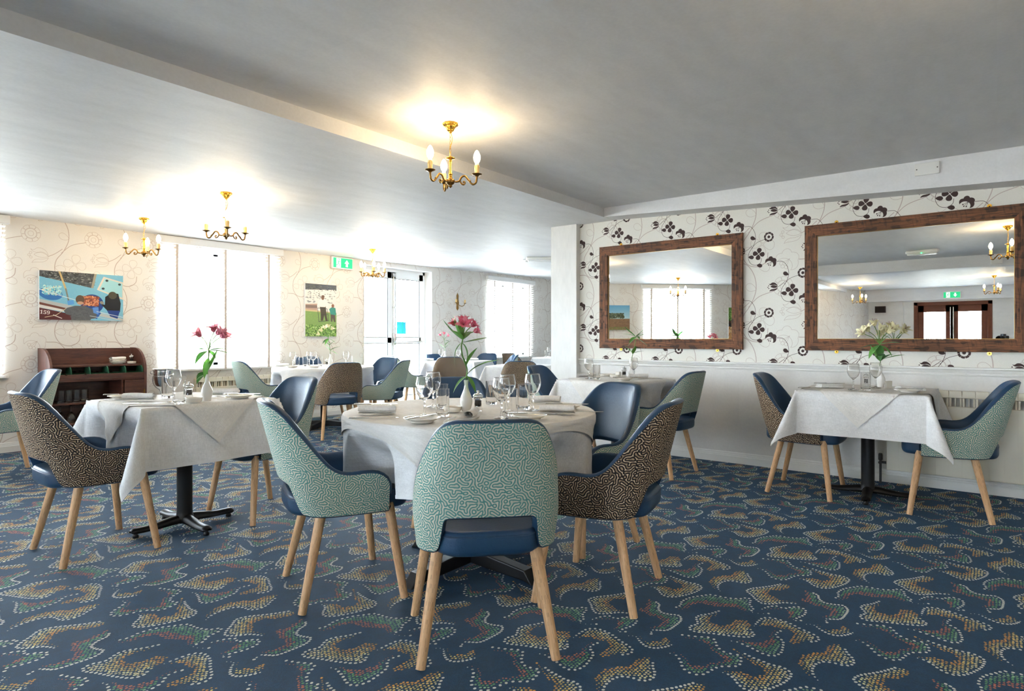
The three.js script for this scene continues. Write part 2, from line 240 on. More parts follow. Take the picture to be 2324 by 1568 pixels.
// ---------------------------------------------------------------- materials
const M = {
  carpet: phys(0xffffff, 0.78, { sheen: 0.45, sheenRoughness: 0.3, sheenColor: new THREE.Color(0.22, 0.50, 0.78), map: carpetTex, bumpMap: scaled(pileTex, 9, 9), bumpScale: 0.003 }),
  ceiling: mat(0xf5f6f8, 0.55, { map: plasterTex, bumpMap: brushTex, bumpScale: 0.0012 }),
  paint: mat(0xf1efeb, 0.6, { map: plasterTex }), gloss: mat(0xf2f1ed, 0.35), white: mat(0xf6f6f4, 0.4), plastic: mat(0xf3f3f0, 0.35),
  paperDark: mat(0xffffff, 0.85, { map: paperDark }), paperPale: mat(0xffffff, 0.85, { map: paperPale }),
  fabricTeal: phys(0xffffff, 0.95, { map: fabricTeal, sheen: 0.12, sheenRoughness: 0.5, sheenColor: new THREE.Color(0.6, 0.62, 0.6) }),
  fabricDark: phys(0xffffff, 0.95, { map: fabricDark, sheen: 0.12, sheenRoughness: 0.5, sheenColor: new THREE.Color(0.6, 0.56, 0.5) }),
  leather: phys(0x1b3c5a, 0.4, { bumpMap: scaled(leatherBump, 6, 6), bumpScale: 0.0004, specularIntensity: 0.9 }),
  beech: mat(0xffffff, 0.5, { map: beechTex }), mahogany: mat(0xffffff, 0.42, { map: mahoganyTex }), reclaimed: mat(0xffffff, 0.75, { map: reclaimedTex, bumpMap: reclaimedTex, bumpScale: 0.003 }),
  linen: phys(0xf7f8f9, 0.92, { map: linenTex, bumpMap: linenBump, bumpScale: 0.0025 }), linenWarm: phys(0xf9f7f3, 0.92, { map: linenTex, bumpMap: linenBump, bumpScale: 0.002, side: THREE.DoubleSide }), napkin: phys(0xfdfcfa, 0.92, { map: linenTex }),
  china: phys(0xf7f3ea, 0.18, { clearcoat: 0.6, clearcoatRoughness: 0.1 }), porcelain: phys(0xf8f7f4, 0.15, { clearcoat: 0.7, clearcoatRoughness: 0.08 }),
  glass: phys(0xffffff, 0.02, { transmission: 1, thickness: 0, ior: 1.45, side: THREE.DoubleSide }), glassThick: phys(0xffffff, 0.02, { transmission: 1, thickness: 0.01, ior: 1.48 }),
  pane: phys(0xffffff, 0.0, { transmission: 1, thickness: 0, ior: 1.5 }),
  steel: mat(0xd9d7d2, 0.22, { metalness: 1 }), chrome: mat(0xe2e2e0, 0.12, { metalness: 1 }), black: mat(0x1c1d20, 0.45, { metalness: 0.4 }), blackPlastic: mat(0x17181a, 0.5), satin: mat(0x55585c, 0.4, { metalness: 0.8 }),
  brass: mat(0xd8a94a, 0.24, { metalness: 1 }), bronze: mat(0x8a6a3a, 0.32, { metalness: 1 }), candle: mat(0xf0cf8e, 0.6),
  mirror: mat(0xf2f4f3, 0.0, { metalness: 1 }),
  upvc: mat(0xf5f7f8, 0.3), seal: mat(0x3a3d40, 0.7), blind: mat(0xf7f7f6, 0.5), tape: mat(0xcdbfb2, 0.9), cord: mat(0x8f8a84, 0.9),
  cream: mat(0xeae4d3, 0.4),
  leaf: phys(0x5f9a3f, 0.55, { transmission: 0.25, thickness: 0, side: THREE.DoubleSide }), leafDark: phys(0x3f7a35, 0.5, { transmission: 0.2, thickness: 0, side: THREE.DoubleSide }), stem: mat(0x5f8a3c, 0.6),
  petalPink: phys(0xdf5f7a, 0.6, { transmission: 0.2, thickness: 0, side: THREE.DoubleSide }), petalPale: phys(0xeda9bb, 0.6, { transmission: 0.25, thickness: 0, side: THREE.DoubleSide }), petalCream: phys(0xfbf4cc, 0.6, { transmission: 0.15, thickness: 0, side: THREE.DoubleSide }), petalThroat: phys(0xf0cfa0, 0.6, { transmission: 0.3, thickness: 0, side: THREE.DoubleSide }), stamen: mat(0x7d3038, 0.6),
  pepper: mat(0x2c2420, 0.9), baize: mat(0x0f4a30, 0.85), green: mat(0x16a35c, 0.5),
};

// ---------------------------------------------------------------- the room
const ZW = -7.6, XM = 5.57, UP = 2.40, LOW = 2.31;                     // window wall, mirror wall, upper and lower ceiling
function uvXZ(g, fu, fv) { const p = g.attributes.position, uv = new Float32Array(p.count * 2); for (let i = 0; i < p.count; i++) { uv[2 * i] = fu(p.getX(i), p.getY(i), p.getZ(i)); uv[2 * i + 1] = fv(p.getX(i), p.getY(i), p.getZ(i)); } g.setAttribute('uv', new THREE.BufferAttribute(uv, 2)); return g; }
{
  const g = box(22, 0.2, 12.5).translate(2.2, -0.1, -3.0);
  uvXZ(g, (x) => (x - 2.38) / 1.02, (x, y, z) => (z + 0.84) / 1.0);
  struct('floor', g, M.carpet, 'navy carpet with dotted yellow, green and rust comma figures', 'carpet');
}
// lower ceiling by the windows: rises a little towards the far end
const lowAt = (x) => LOW + Math.max(0, x - 6) * 0.0165;
function slab(xs, z0, z1, yf, top) {                                   // ceiling slab whose underside follows yf(x, z)
  const P = [], idx = [], add = (a, b, c, d) => { const o = P.length / 3; P.push(...a, ...b, ...c, ...d); idx.push(o, o + 1, o + 2, o, o + 2, o + 3); };
  for (let i = 0; i + 1 < xs.length; i++) {
    const a = xs[i], b = xs[i + 1];
    add([a, yf(a, z0), z0], [b, yf(b, z0), z0], [b, yf(b, z1), z1], [a, yf(a, z1), z1]);
    add([a, top, z1], [b, top, z1], [b, top, z0], [a, top, z0]);
    add([a, yf(a, z1), z1], [b, yf(b, z1), z1], [b, top, z1], [a, top, z1]);
    add([b, yf(b, z0), z0], [a, yf(a, z0), z0], [a, top, z0], [b, top, z0]);
  }
  const a = xs[0], b = xs[xs.length - 1];
  add([a, yf(a, z0), z0], [a, yf(a, z1), z1], [a, top, z1], [a, top, z0]);
  add([b, yf(b, z1), z1], [b, yf(b, z0), z0], [b, top, z0], [b, top, z1]);
  const g = new THREE.BufferGeometry(); g.setAttribute('position', new THREE.Float32BufferAttribute(P, 3)); g.setIndex(idx); return boxUV(g, 0.6);
}
struct('ceiling', slab([-1.0, 5.6], -3.1, 3.2, () => UP, 2.8), M.ceiling, 'raised pale grey plaster ceiling panel around the nearest chandelier', 'ceiling');
struct('ceiling_001', slab([-8.1, 6, 12.5], -8.2, -3.05, (x) => lowAt(x), 2.8), M.ceiling, 'lower white plaster ceiling along the windows', 'ceiling');
struct('ceiling_002', slab([-8.1, -1.05], -3.05, 3.2, () => 2.39, 2.8), M.ceiling, 'pale ceiling in front of the brown double doors', 'ceiling');
struct('ceiling_003', slab([5.36, 5.9], -3.06, 3.2, (x, z) => 2.312 - (z + 3.06) * 0.0437, 2.8), M.ceiling, 'boxed-in beam above the mirrors, its underside falling towards one end', 'beam');
struct('ceiling_004', slab([-1.05, -0.85], -3.05, 3.2, () => 2.22, 2.8), M.ceiling, 'deep boxed beam across the ceiling, hung with a junction box', 'beam');
struct('ceiling_005', slab([-8.1, -7.62], -2.75, 3.2, () => 2.08, 2.8), M.ceiling, 'boxed header over the brown double doors', 'beam');

function wallAt(name, p0, p1, holes, t, m, label, uvf, y0 = -0.05, y1 = 2.6) {   // local x along the wall, local z into the room
  const dx = p1[0] - p0[0], dz = p1[1] - p0[1], L = Math.hypot(dx, dz), s = new THREE.Shape([new THREE.Vector2(0, y0), new THREE.Vector2(L, y0), new THREE.Vector2(L, y1), new THREE.Vector2(0, y1)]);
  for (const [a, b, c, d] of holes) s.holes.push(new THREE.Path([new THREE.Vector2(a, c), new THREE.Vector2(a, d), new THREE.Vector2(b, d), new THREE.Vector2(b, c)]));
  const g = new THREE.ExtrudeGeometry(s, { depth: t, bevelEnabled: false }).translate(0, 0, -t);
  uvXZ(g, uvf ? (x, y, z) => uvf(x, y)[0] : (x, y, z) => x * 0.6, uvf ? (x, y) => uvf(x, y)[1] : (x, y) => y * 0.6);
  const o = struct(name, g, m, label, 'wall', [p0[0], 0, p0[1]], [0, Math.atan2(-dz, dx), 0]); o.userData.L = L; return o;
}
const paleUV = (off) => (x, y) => [(x + off) / PAPER_W, (y - 1.883) / PAPER_H + 0.625];
const WIN_Y = [0.76, 2.20];
const wallBack = wallAt('wall_back', [0.05, ZW], [12.2, ZW], [[0.06, 1.60, ...WIN_Y], [3.06, 4.52, ...WIN_Y], [5.96, 7.415, -0.04, 2.255], [8.87, 10.27, ...WIN_Y]], 0.3, M.paperPale, 'cream wall papered with fine pale outline flowers', paleUV(0.05 - 2.071));
const P1 = [0.05, ZW], P2 = [-3.1, -4.4], P3 = [-7.8, -2.7];
const wallAngle = wallAt('wall_left', P2, P1, [[0.9, 2.42, ...WIN_Y]], 0.3, M.paperPale, 'slanting papered wall with fine pale outline flowers', paleUV(0.2));
const wallAngle2 = wallAt('wall_left_001', P3, P2, [[2.4, 3.9, ...WIN_Y]], 0.3, M.paperPale, 'papered wall beside the brown double doors', paleUV(0.4));
wallAt('wall_end', [-7.8, 3], [-7.8, -2.7], [[3.08, 4.68, -0.04, 2.04]], 0.3, M.paint, 'plain white wall around the brown double doors');
const wallFront = wallAt('wall_front', [5.7, 2.6], [-7.8, 2.6], [], 0.3, M.paint, 'plain white wall behind the photographer');
wallAt('wall_far', [12.2, ZW], [12.2, -3.5], [], 0.2, M.paperPale, 'papered wall closing the far end of the room', paleUV(0));
wallAt('wall_partition', [12.2, -3.62], [5.6, -3.62], [], 0.16, M.paint, 'white partition wall behind the pillar');
const wallRight = wallAt('wall_right', [XM, -3.47], [XM, 3.0], [], 0.16, M.paint, 'white wall under the moulded rail', null, -0.05, 0.87);
{
  const L = 6.47, g = box(L, 1.75, 0.16).translate(L / 2, 0.87 + 0.875, -0.08);
  uvXZ(g, (x) => (x - 3.47 + 1.7975) / PAPER_W, (x, y) => (y - 1.849) / PAPER_H + 0.5);
  part('wallpaper', g, M.paperDark, wallRight);
}
struct('wall_pillar', box(0.3, 2.7, 0.321).translate(5.65, 1.3, -3.6195), M.paint, 'square white pillar where the mirror wall ends', 'pillar');

// mouldings: profiles [out, up] swept along a wall's local x
function moulding(name, p0, p1, prof, m, label) {
  const dx = p1[0] - p0[0], dz = p1[1] - p0[1], L = Math.hypot(dx, dz), g = extr(prof, L).rotateY(PI / 2).scale(1, 1, -1);
  const q = extr(prof.map(([o, u]) => [-o, u]), L).rotateY(PI / 2);   // x = along, z = out
  return struct(name, q, m, label, 'moulding', [p0[0], 0, p0[1]], [0, Math.atan2(-dz, dx), 0]);
}
const SKIRT = [[0, 0], [0.018, 0], [0.018, 0.06], [0.014, 0.066], [0.014, 0.074], [0.009, 0.08], [0.009, 0.09], [0.004, 0.098], [0, 0.098]];
const DADO = [[0, 0.838], [0.012, 0.84], [0.016, 0.85], [0.012, 0.858], [0.02, 0.868], [0.026, 0.882], [0.034, 0.888], [0.034, 0.899], [0, 0.902]];
moulding('trim_1', [XM, -3.46], [XM, 2.6], DADO, M.gloss, 'white moulded rail along the mirror wall');
moulding('baseboard_right', [XM, -3.46], [XM, 2.6], SKIRT, M.gloss, 'white stepped skirting board below the mirrors');
moulding('baseboard_back', [0.05, ZW], [6.01, ZW], SKIRT, M.gloss, 'white skirting board along the window wall');
moulding('baseboard_back_001', [7.465, ZW], [12.2, ZW], SKIRT, M.gloss, 'white skirting board beyond the glazed exit');
moulding('baseboard_left', P2, P1, SKIRT, M.gloss, 'white skirting board along the slanting wall');

// outdoors, seen through the glazing
{
  const g = box(60, 0.1, 40).translate(2, -0.12, -28); uvXZ(g, (x) => x * 0.4, (x, y, z) => z * 0.4);
  struct('ground', g, mat(0x7d776b, 0.95, { map: marbleStone }), 'pale paved ground outside the glazed exit', 'ground');
  struct('ground_001', box(30, 0.1, 30).translate(-23, -0.12, 0), mat(0x7d776b, 0.95, { map: marbleStone }), 'pale ground outside the brown doors', 'ground');
  const w = thing('stone_wall', 'pale rubble stone garden wall outside the glazed exit', 'wall', [5.2, 0, -11.6]);
  const R = rng(91), sizes = [0, 1, 2, 3].map((i) => boxUV(rbox(0.3 + 0.07 * i, 0.17, 0.3, 0.025, 2), 1.5)), ms = [0xffffff, 0xe8ddc6, 0xd6cdbd].map((c) => mat(c, 0.95, { map: marbleStone }));
  part('mortar', box(7.2, 1.36, 0.24).translate(3.5, 0.62, 0), mat(0xb0a894, 0.95), w);
  for (let r = 0; r < 8; r++) { let x = -0.1 - 0.2 * R(); while (x < 7) { const k = Math.floor(R() * 4), wd = 0.3 + 0.07 * k; part('stone', sizes[k], ms[Math.floor(R() * 3)], w, [x + wd / 2, -0.05 + 0.09 + r * 0.178, 0.01 + 0.02 * R()], [0, 0, (R() - 0.5) * 0.04]); x += wd + 0.018; } }
}

// ---------------------------------------------------------------- windows with venetian blinds
const slatGeo = (w) => gridGeo(1, 4, (u, v) => { const q = v - 0.5; return [(u - 0.5) * w, 0.004 * (1 - 4 * q * q) + q * 0.012, q * 0.05]; });
const slatMat = mat(0xfafaf8, 0.5, { side: THREE.DoubleSide });
function daylight(pos, ry, w, h, y, z, k = 1) {                        // the sky's light entering an opening, from just outside the pane
  const l = new THREE.RectAreaLight(DAY, DAYLIGHT * k, w, h); l.name = 'daylight'; const o = new THREE.Group(); o.name = 'daylight'; o.position.set(...pos); o.rotation.y = ry; l.position.set(0, y, z); l.rotation.y = PI; o.add(l); scene.add(o);
}
function windowUnit(n, wall, s0, s1, label, blindLabel) {
  const [y0, y1] = WIN_Y, w = s1 - s0, h = y1 - y0, ry = wall.rotation.y, c = Math.cos(ry), s = Math.sin(ry), mid = (s0 + s1) / 2, pos = [wall.position.x + c * mid, 0, wall.position.z - s * mid];
  const g = struct('window_' + n, null, null, label, 'window', pos, [0, ry, 0]), F = [];
  for (const [x, yy, a, b] of [[0, y0 + 0.03, w, 0.06], [0, y1 - 0.03, w, 0.06], [-w / 2 + 0.03, (y0 + y1) / 2, 0.06, h], [w / 2 - 0.03, (y0 + y1) / 2, 0.06, h], [0, (y0 + y1) / 2, 0.07, h]]) F.push(rbox(a, b, 0.07, 0.006).translate(x, yy, -0.22));
  part('window_frame', merged(F), M.upvc, g);
  for (const k of [-1, 1]) part('pane', box(w / 2 - 0.09, h - 0.11, 0.006).translate(k * w / 4, (y0 + y1) / 2, -0.22), M.pane, g);
  part('window_sill', rbox(w + 0.12, 0.03, 0.32, 0.008).translate(0, y0 - 0.022, -0.1), M.gloss, g);
  daylight(pos, ry, w - 0.06, h - 0.06, (y0 + y1) / 2, -0.34);
  if (!blindLabel) return;
  const b = thing('venetian_blind', blindLabel, 'blind', pos, ry), bw = w + 0.06;
  part('valance', rbox(bw + 0.06, 0.085, 0.06, 0.008).translate(0, 2.262, 0.05), M.blind, b);
  const sg = slatGeo(bw);
  for (let y = 2.195, i = 0; y > 0.755; y -= 0.0428, i++) part('slat', sg, slatMat, b, [0, y, 0.042], [0.0, 0, 0]);
  part('bottom_rail', rbox(bw, 0.022, 0.05, 0.005).translate(0, 0.738, 0.042), M.blind, b);
  for (const k of [-0.38, 0, 0.38]) part('ladder_tape', merged([box(0.028, 1.48, 0.0012).translate(k * bw, 1.475, 0.07), box(0.028, 1.48, 0.0012).translate(k * bw, 1.475, 0.014)]), M.tape, b);
  part('pull_cord', merged([rod([-0.21 * bw, 2.22, 0.074], [-0.21 * bw, 1.2, 0.074], 0.0016, 0.0016, 6), rod([-0.2 * bw, 2.22, 0.074], [-0.2 * bw, 1.25, 0.074], 0.0016, 0.0016, 6), lathe([[0.0005, 1.17], [0.006, 1.175], [0.004, 1.21], [0.0005, 1.215]], 10).translate(-0.21 * bw, 0, 0.074)]), M.cord, b);
}
windowUnit(1, wallBack, 0.06, 1.60, 'white window left of the fishing picture behind a blind', 'white slatted blind beside the wooden sideboard on the fishing picture side');
windowUnit(2, wallBack, 3.06, 4.52, 'bright white window between the sideboard and the tall farm picture', 'white slatted venetian blind with taupe tapes above the radiator by the sideboard');
windowUnit(3, wallBack, 8.87, 10.27, 'bright far window beyond the brass wall sconce', 'white slatted blind on the far window beyond the brass sconce');
windowUnit(4, wallAngle, 0.9, 2.42, 'white window on the slanting wall seen in the smaller mirror', 'white slatted blind reflected in the mirror nearer the pillar');
windowUnit(5, wallAngle2, 2.4, 3.9, 'white window on the wall beside the brown doors', 'white slatted blind at the edge of the reflection with the brown doors');


// ---------------------------------------------------------------- glazed white exit doors
{
  const d = struct('door_1', null, null, 'white plastic double exit door with glass panes and steel push bar', 'door', [6.01, 0, -7.8]), W = 1.455, T = 2.25;
  part('door_frame', merged([rbox(0.06, T, 0.07, 0.006).translate(0.03, T / 2, 0), rbox(0.06, T, 0.07, 0.006).translate(W - 0.03, T / 2, 0), rbox(W, 0.06, 0.07, 0.006).translate(W / 2, T - 0.03, 0), rbox(W, 0.03, 0.1, 0.006).translate(W / 2, 0.015, 0)]), M.upvc, d);
  for (const [k, x0, x1] of [[0, 0.055, 0.7025], [1, 0.7025, 1.4]]) {
    const w = x1 - x0, m = (x0 + x1) / 2, f = part('door_leaf', merged([rbox(0.09, 2.175, 0.06, 0.003).translate(x0 + 0.045, 1.11, 0.01), rbox(0.09, 2.175, 0.06, 0.003).translate(x1 - 0.045, 1.11, 0.01), rbox(w, 0.105, 0.06, 0.003).translate(m, 2.145, 0.01), rbox(w, 0.1, 0.06, 0.008).translate(m, 1.085, 0.01), rbox(w, 0.14, 0.06, 0.008).translate(m, 0.1, 0.01)]), M.upvc, d);
    for (const [a, b] of [[1.135, 2.09], [0.17, 1.035]]) {
      part('pane', box(w - 0.17, b - a, 0.006).translate(m, (a + b) / 2, 0.0), M.pane, f);
      part('glazing_bead', merged([box(w - 0.17, 0.008, 0.012).translate(m, a + 0.002, 0.036), box(w - 0.17, 0.008, 0.012).translate(m, b - 0.002, 0.036), box(0.008, b - a, 0.012).translate(x0 + 0.088, (a + b) / 2, 0.036), box(0.008, b - a, 0.012).translate(x1 - 0.088, (a + b) / 2, 0.036)]), M.seal, f);
      for (const t of [1 / 3, 2 / 3]) if (b > 1.5) part('glazing_bar', rbox(w - 0.17, 0.01, 0.008, 0.002).translate(m, lerp(a, b, t), -0.008), M.upvc, f);
    }
    if (k) {
      part('bolt_rail', merged([rod([x0 + 0.03, 0.05, 0.055], [x0 + 0.03, 2.13, 0.055], 0.011, 0.011, 10), rbox(0.05, 0.06, 0.04, 0.008).translate(x0 + 0.03, 2.15, 0.055), rbox(0.04, 0.03, 0.03, 0.005).translate(x0 + 0.03, 1.62, 0.055)]), M.steel, f);
      part('push_bar', merged([rod([x0 + 0.06, 1.055, 0.11], [x1 - 0.05, 1.065, 0.11], 0.011, 0.011, 12), rbox(0.055, 0.2, 0.055, 0.01).translate(x0 + 0.035, 1.1, 0.06), rbox(0.05, 0.1, 0.05, 0.01).translate(x1 - 0.045, 1.08, 0.06), rod([x0 + 0.06, 1.055, 0.11], [x0 + 0.04, 1.09, 0.06], 0.012), rod([x1 - 0.05, 1.065, 0.11], [x1 - 0.045, 1.09, 0.06], 0.012)]), M.steel, f);
      part('sticker', box(0.2, 0.2, 0.002).translate(x0 + 0.24, 1.29, 0.005), mat(0x39cfe0, 0.5), f);
      part('sticker_stripe', box(0.016, 0.2, 0.002).translate(x0 + 0.26, 1.29, 0.008), mat(0x1fe0c8, 0.5), f);
    }
  }
  daylight([6.01 + W / 2, 0, -7.8], 0, 1.3, 2.1, 1.12, -0.12);
  struct('trim_2', box(1.455, 0.02, 0.5).translate(6.01 + W / 2, 0.0, -7.62), mat(0xdadcd8, 0.4), 'pale threshold of the glazed exit', 'threshold');
  struct('trim_3', merged([box(0.006, 2.25, 0.3).translate(7.46, 1.125, -7.74), box(0.006, 2.25, 0.3).translate(6.014, 1.125, -7.74), box(1.455, 0.006, 0.3).translate(6.74, 2.25, -7.74)]), M.paint, 'white lining of the recess around the glazed exit', 'lining');
}
// brown double doors in the end wall, seen in the larger mirror
{
  const d = struct('door_2', null, null, 'brown wooden double doors with large bright panes', 'door', [-7.85, 0, -0.08], [0, PI / 2, 0]), W = 1.6, brown = mat(0x7a4a30, 0.5, { map: beechTex });
  part('door_frame', merged([rbox(0.09, 2.04, 0.12, 0.006).translate(0.045, 1.02, 0), rbox(0.09, 2.04, 0.12, 0.006).translate(W - 0.045, 1.02, 0), rbox(W, 0.09, 0.12, 0.006).translate(W / 2, 1.995, 0)]), brown, d);
  for (const [x0, x1] of [[0.085, 0.8], [0.8, 1.515]]) {
    const w = x1 - x0, m = (x0 + x1) / 2, f = part('door_leaf', merged([rbox(0.13, 1.95, 0.05, 0.003).translate(x0 + 0.065, 0.98, 0), rbox(0.13, 1.95, 0.05, 0.003).translate(x1 - 0.065, 0.98, 0), rbox(w, 0.17, 0.05, 0.003).translate(m, 1.87, 0), rbox(0.04, 1.95, 0.02, 0.003).translate(0.8, 0.98, 0.03), rbox(w, 0.4, 0.05, 0.006).translate(m, 0.21, 0)]), brown, d);
    part('pane', box(w - 0.24, 1.4, 0.006).translate(m, 1.1, 0), M.pane, f);
    part('bolt_rail', rod([x0 > 0.5 ? x0 + 0.03 : x1 - 0.03, 0.1, 0.05], [x0 > 0.5 ? x0 + 0.03 : x1 - 0.03, 1.9, 0.05], 0.01), M.steel, f);
  }
  daylight([-7.85, 0, -0.88], PI / 2, 1.4, 1.5, 1.1, -0.15);
}

// ---------------------------------------------------------------- upholstered tub chair (local +z is its front, origin on the floor between the legs)
const chairGeo = (() => {
  const half = [];                                                     // plan curve at seat height, from the middle of the back to the front of one arm
  const A = 0.262, B = 0.202, ZC = -0.06, n = 2.7;
  for (let i = 0; i <= 60; i++) { const t = i / 60 * PI / 2, s = Math.sin(t), c = Math.cos(t); half.push([A * Math.pow(s, 2 / n), ZC - B * Math.pow(c, 2 / n)]); }
  for (let i = 1; i <= 20; i++) half.push([A - 0.006 * (i / 20) ** 2, ZC + 0.21 * i / 20]);
  const len = [0]; for (let i = 1; i < half.length; i++) len.push(len[i - 1] + Math.hypot(half[i][0] - half[i - 1][0], half[i][1] - half[i - 1][1]));
  const L = len[len.length - 1];
  const plan = (d) => { const e = Math.min(Math.abs(d), L); let i = 1; while (i < len.length - 1 && len[i] < e) i++; const t = (e - len[i - 1]) / (len[i] - len[i - 1]), p = half[i - 1], q = half[i]; return [lerp(p[0], q[0], t) * Math.sign(d || 1), lerp(p[1], q[1], t) + Math.max(0, Math.abs(d) - L)]; };
  const normal = (d) => { const a = plan(d - 0.012), b = plan(d + 0.012), x = b[0] - a[0], z = b[1] - a[1], l = Math.hypot(x, z) || 1; return [z / l, -x / l]; };   // to the outside
  const place = (d, y, off) => {
    let [x, z] = plan(d); const [nx, nz] = normal(d), sgn = nx * x + nz * (z + 0.02) > 0 ? 1 : -1; x -= sgn * nx * off; z -= sgn * nz * off;
    const back = 1 - sstep(Math.abs(d), 0.16, 0.46), t = (y - 0.5) / 0.34;
    if (t > 0) { x *= 1 - 0.115 * t * t * (0.5 + 0.5 * back) - 0.03 * t; z -= 0.088 * t * back; } else { x *= 1 + 0.14 * t; z -= 0.1 * t * back; }
    return [x, y, z];
  };
  const poly = (P) => { const l = [0]; for (let i = 1; i < P.length; i++) l.push(l[i - 1] + Math.hypot(P[i][0] - P[i - 1][0], P[i][1] - P[i - 1][1])); return (s) => { let i = 1; while (i < P.length - 1 && l[i] < s) i++; const t = clamp((s - l[i - 1]) / (l[i] - l[i - 1]), 0, 1); return [lerp(P[i - 1][0], P[i][0], t), lerp(P[i - 1][1], P[i][1], t)]; }; };
  const total = (P) => P.reduce((a, p, i) => (i ? a + Math.hypot(p[0] - P[i - 1][0], p[1] - P[i - 1][1]) : 0), 0);
  const smooth = (P, k = 120) => new THREE.CatmullRomCurve3(P.map((p) => V(p[0], p[1], 0)), false, 'centripetal').getSpacedPoints(k).map((p) => [p.x, p.y]);
  const top = smooth([[0, 0.84], [0.08, 0.84], [0.15, 0.837], [0.19, 0.826], [0.217, 0.803], [0.242, 0.764], [0.277, 0.7], [0.317, 0.626], [0.351, 0.58], [0.385, 0.556], [0.43, 0.546], [0.5, 0.547], [0.55, 0.539], [0.582, 0.518], [0.598, 0.488], [0.603, 0.45]].map(([d, y]) => [Math.min(d, L), y]));
  const bot = [[0, 0.519], [0.05, 0.519], [0.1, 0.518], [0.14, 0.516], [0.152, 0.512], [0.16, 0.502], [0.165, 0.48], [0.176, 0.43], [0.184, 0.405], [0.194, 0.392], [0.21, 0.386], [0.3, 0.384], [0.45, 0.38], [0.58, 0.378], [0.6, 0.38]].map(([d, y]) => [Math.min(d, L), y]);
  const tb = total(bot), tt = total(top), fb = poly(bot), ft = poly(top);
  const key = (w, K) => { for (let i = 1; i < K.length; i++) if (w <= K[i][0]) return lerp(K[i - 1][1], K[i][1], (w - K[i - 1][0]) / (K[i][0] - K[i - 1][0])); return K[K.length - 1][1]; };
  const sb = [[0, 0], [0.26, 0.152], [0.3, 0.172], [0.42, 0.275], [0.47, 0.31], [1, tb]], st = [[0, 0], [0.26, 0.14], [0.3, 0.16], [0.42, 0.235], [0.47, 0.28], [1, tt]];
  const pt = (w, v) => { const a = fb(key(Math.abs(w), sb)), b = ft(key(Math.abs(w), st)); return [lerp(a[0], b[0], v) * (w < 0 ? -1 : 1), lerp(a[1], b[1], v)]; };
  const NU = 88, outer = gridGeo(NU, 10, (u, v) => { const [d, y] = pt(u * 2 - 1, v); return place(d, y, 0); }, (u, v) => { const [d, y] = pt(u * 2 - 1, v); return [d / 0.146, y / 0.1888]; });
  const prof = [[1, 0.0, 0], [1, 0.0, 0.004], [1, 0.006, 0.0095], [1, 0.018, 0.012], [1, 0.032, 0.009], [1, 0.043, 0.0], [0.85, 0.046, 0], [0.6, 0.046, 0], [0.3, 0.046, 0], [0.06, 0.042, 0], [0, 0.034, -0.004], [0, 0.016, -0.007], [0, 0.003, -0.005], [0, 0.0, 0]];
  const cols = [-1.02]; for (let i = 0; i <= NU; i++) cols.push(i / NU * 2 - 1); cols.push(1.02);
  const inner = gridGeo(cols.length - 1, prof.length - 1, (u, v) => {
    const w = cols[Math.round(u * (cols.length - 1))], [q, off, up] = prof[Math.round(v * (prof.length - 1))], e = Math.abs(w) > 1, c = clamp(w, -1, 1), arm = sstep(Math.abs(c), 0.5, 0.75), [d, y] = pt(c, q), o = off * lerp(1, 0.8, arm), sl = q > 0.5 ? ft(key(Math.abs(c), st) + 0.01) : [1, 0], s0 = q > 0.5 ? ft(key(Math.abs(c), st) - 0.01) : [0, 0], td = sl[0] - s0[0], ty = sl[1] - s0[1], tl = Math.hypot(td, ty) || 1, ud = -ty / tl * up * (d < 0 ? -1 : 1), uy = (Math.abs(c) > 0.97 ? 1 : td / tl) * up;
    return e ? place(d + Math.sign(d) * 0.012, lerp(y, 0.43, 0.25), lerp(o, 0.018, 0.65)) : place(d + ud, y + uy, o);
  }, (u, v) => [u * 1.2, v * 0.5], false);
  const s = new THREE.Shape(); s.moveTo(-0.15, -0.232); s.bezierCurveTo(-0.05, -0.243, 0.05, -0.243, 0.15, -0.232); s.bezierCurveTo(0.182, -0.225, 0.19, -0.2, 0.19, -0.14); s.lineTo(0.188, 0.08); s.bezierCurveTo(0.186, 0.13, 0.165, 0.16, 0.145, 0.185); s.bezierCurveTo(0.132, 0.208, 0.115, 0.215, 0.08, 0.217); s.bezierCurveTo(0.03, 0.22, -0.03, 0.22, -0.08, 0.217); s.bezierCurveTo(-0.115, 0.215, -0.132, 0.208, -0.145, 0.185); s.bezierCurveTo(-0.165, 0.16, -0.186, 0.13, -0.188, 0.08); s.lineTo(-0.19, -0.14); s.bezierCurveTo(-0.19, -0.2, -0.182, -0.225, -0.15, -0.232);
  let seat = new THREE.ExtrudeGeometry(s, { depth: 0.034, bevelEnabled: true, bevelSize: 0.026, bevelThickness: 0.028, bevelSegments: 5, curveSegments: 10 }); seat.rotateX(-PI / 2).translate(0, 0.403, 0);
  seat.deleteAttribute('uv'); seat.deleteAttribute('normal'); seat = mergeVertices(seat, 1e-4); const p = seat.attributes.position; for (let i = 0; i < p.count; i++) if (p.getY(i) > 0.46) p.setY(i, 0.468 - 0.006 * ((p.getX(i) / 0.2) ** 2 + (p.getZ(i) / 0.24) ** 2)); seat.computeVertexNormals(); seat = boxUVsmooth(seat);
  const pipePts = s.getSpacedPoints(60).map((q) => [q.x * 1.125, 0.446, -q.y * 1.11]);
  const piping = tube(pipePts.slice(0, 60), 0.0028, 90, 6, true);
  const leg = (x0, z0, x1, z1) => { const g = rod([x1, 0, z1], [x0, 0.4, z0], 0.0165, 0.0215, 20); const uv = g.attributes.uv; for (let i = 0; i < uv.count; i++) uv.setXY(i, uv.getY(i) * 0.9, uv.getX(i) * 0.35); return g; };
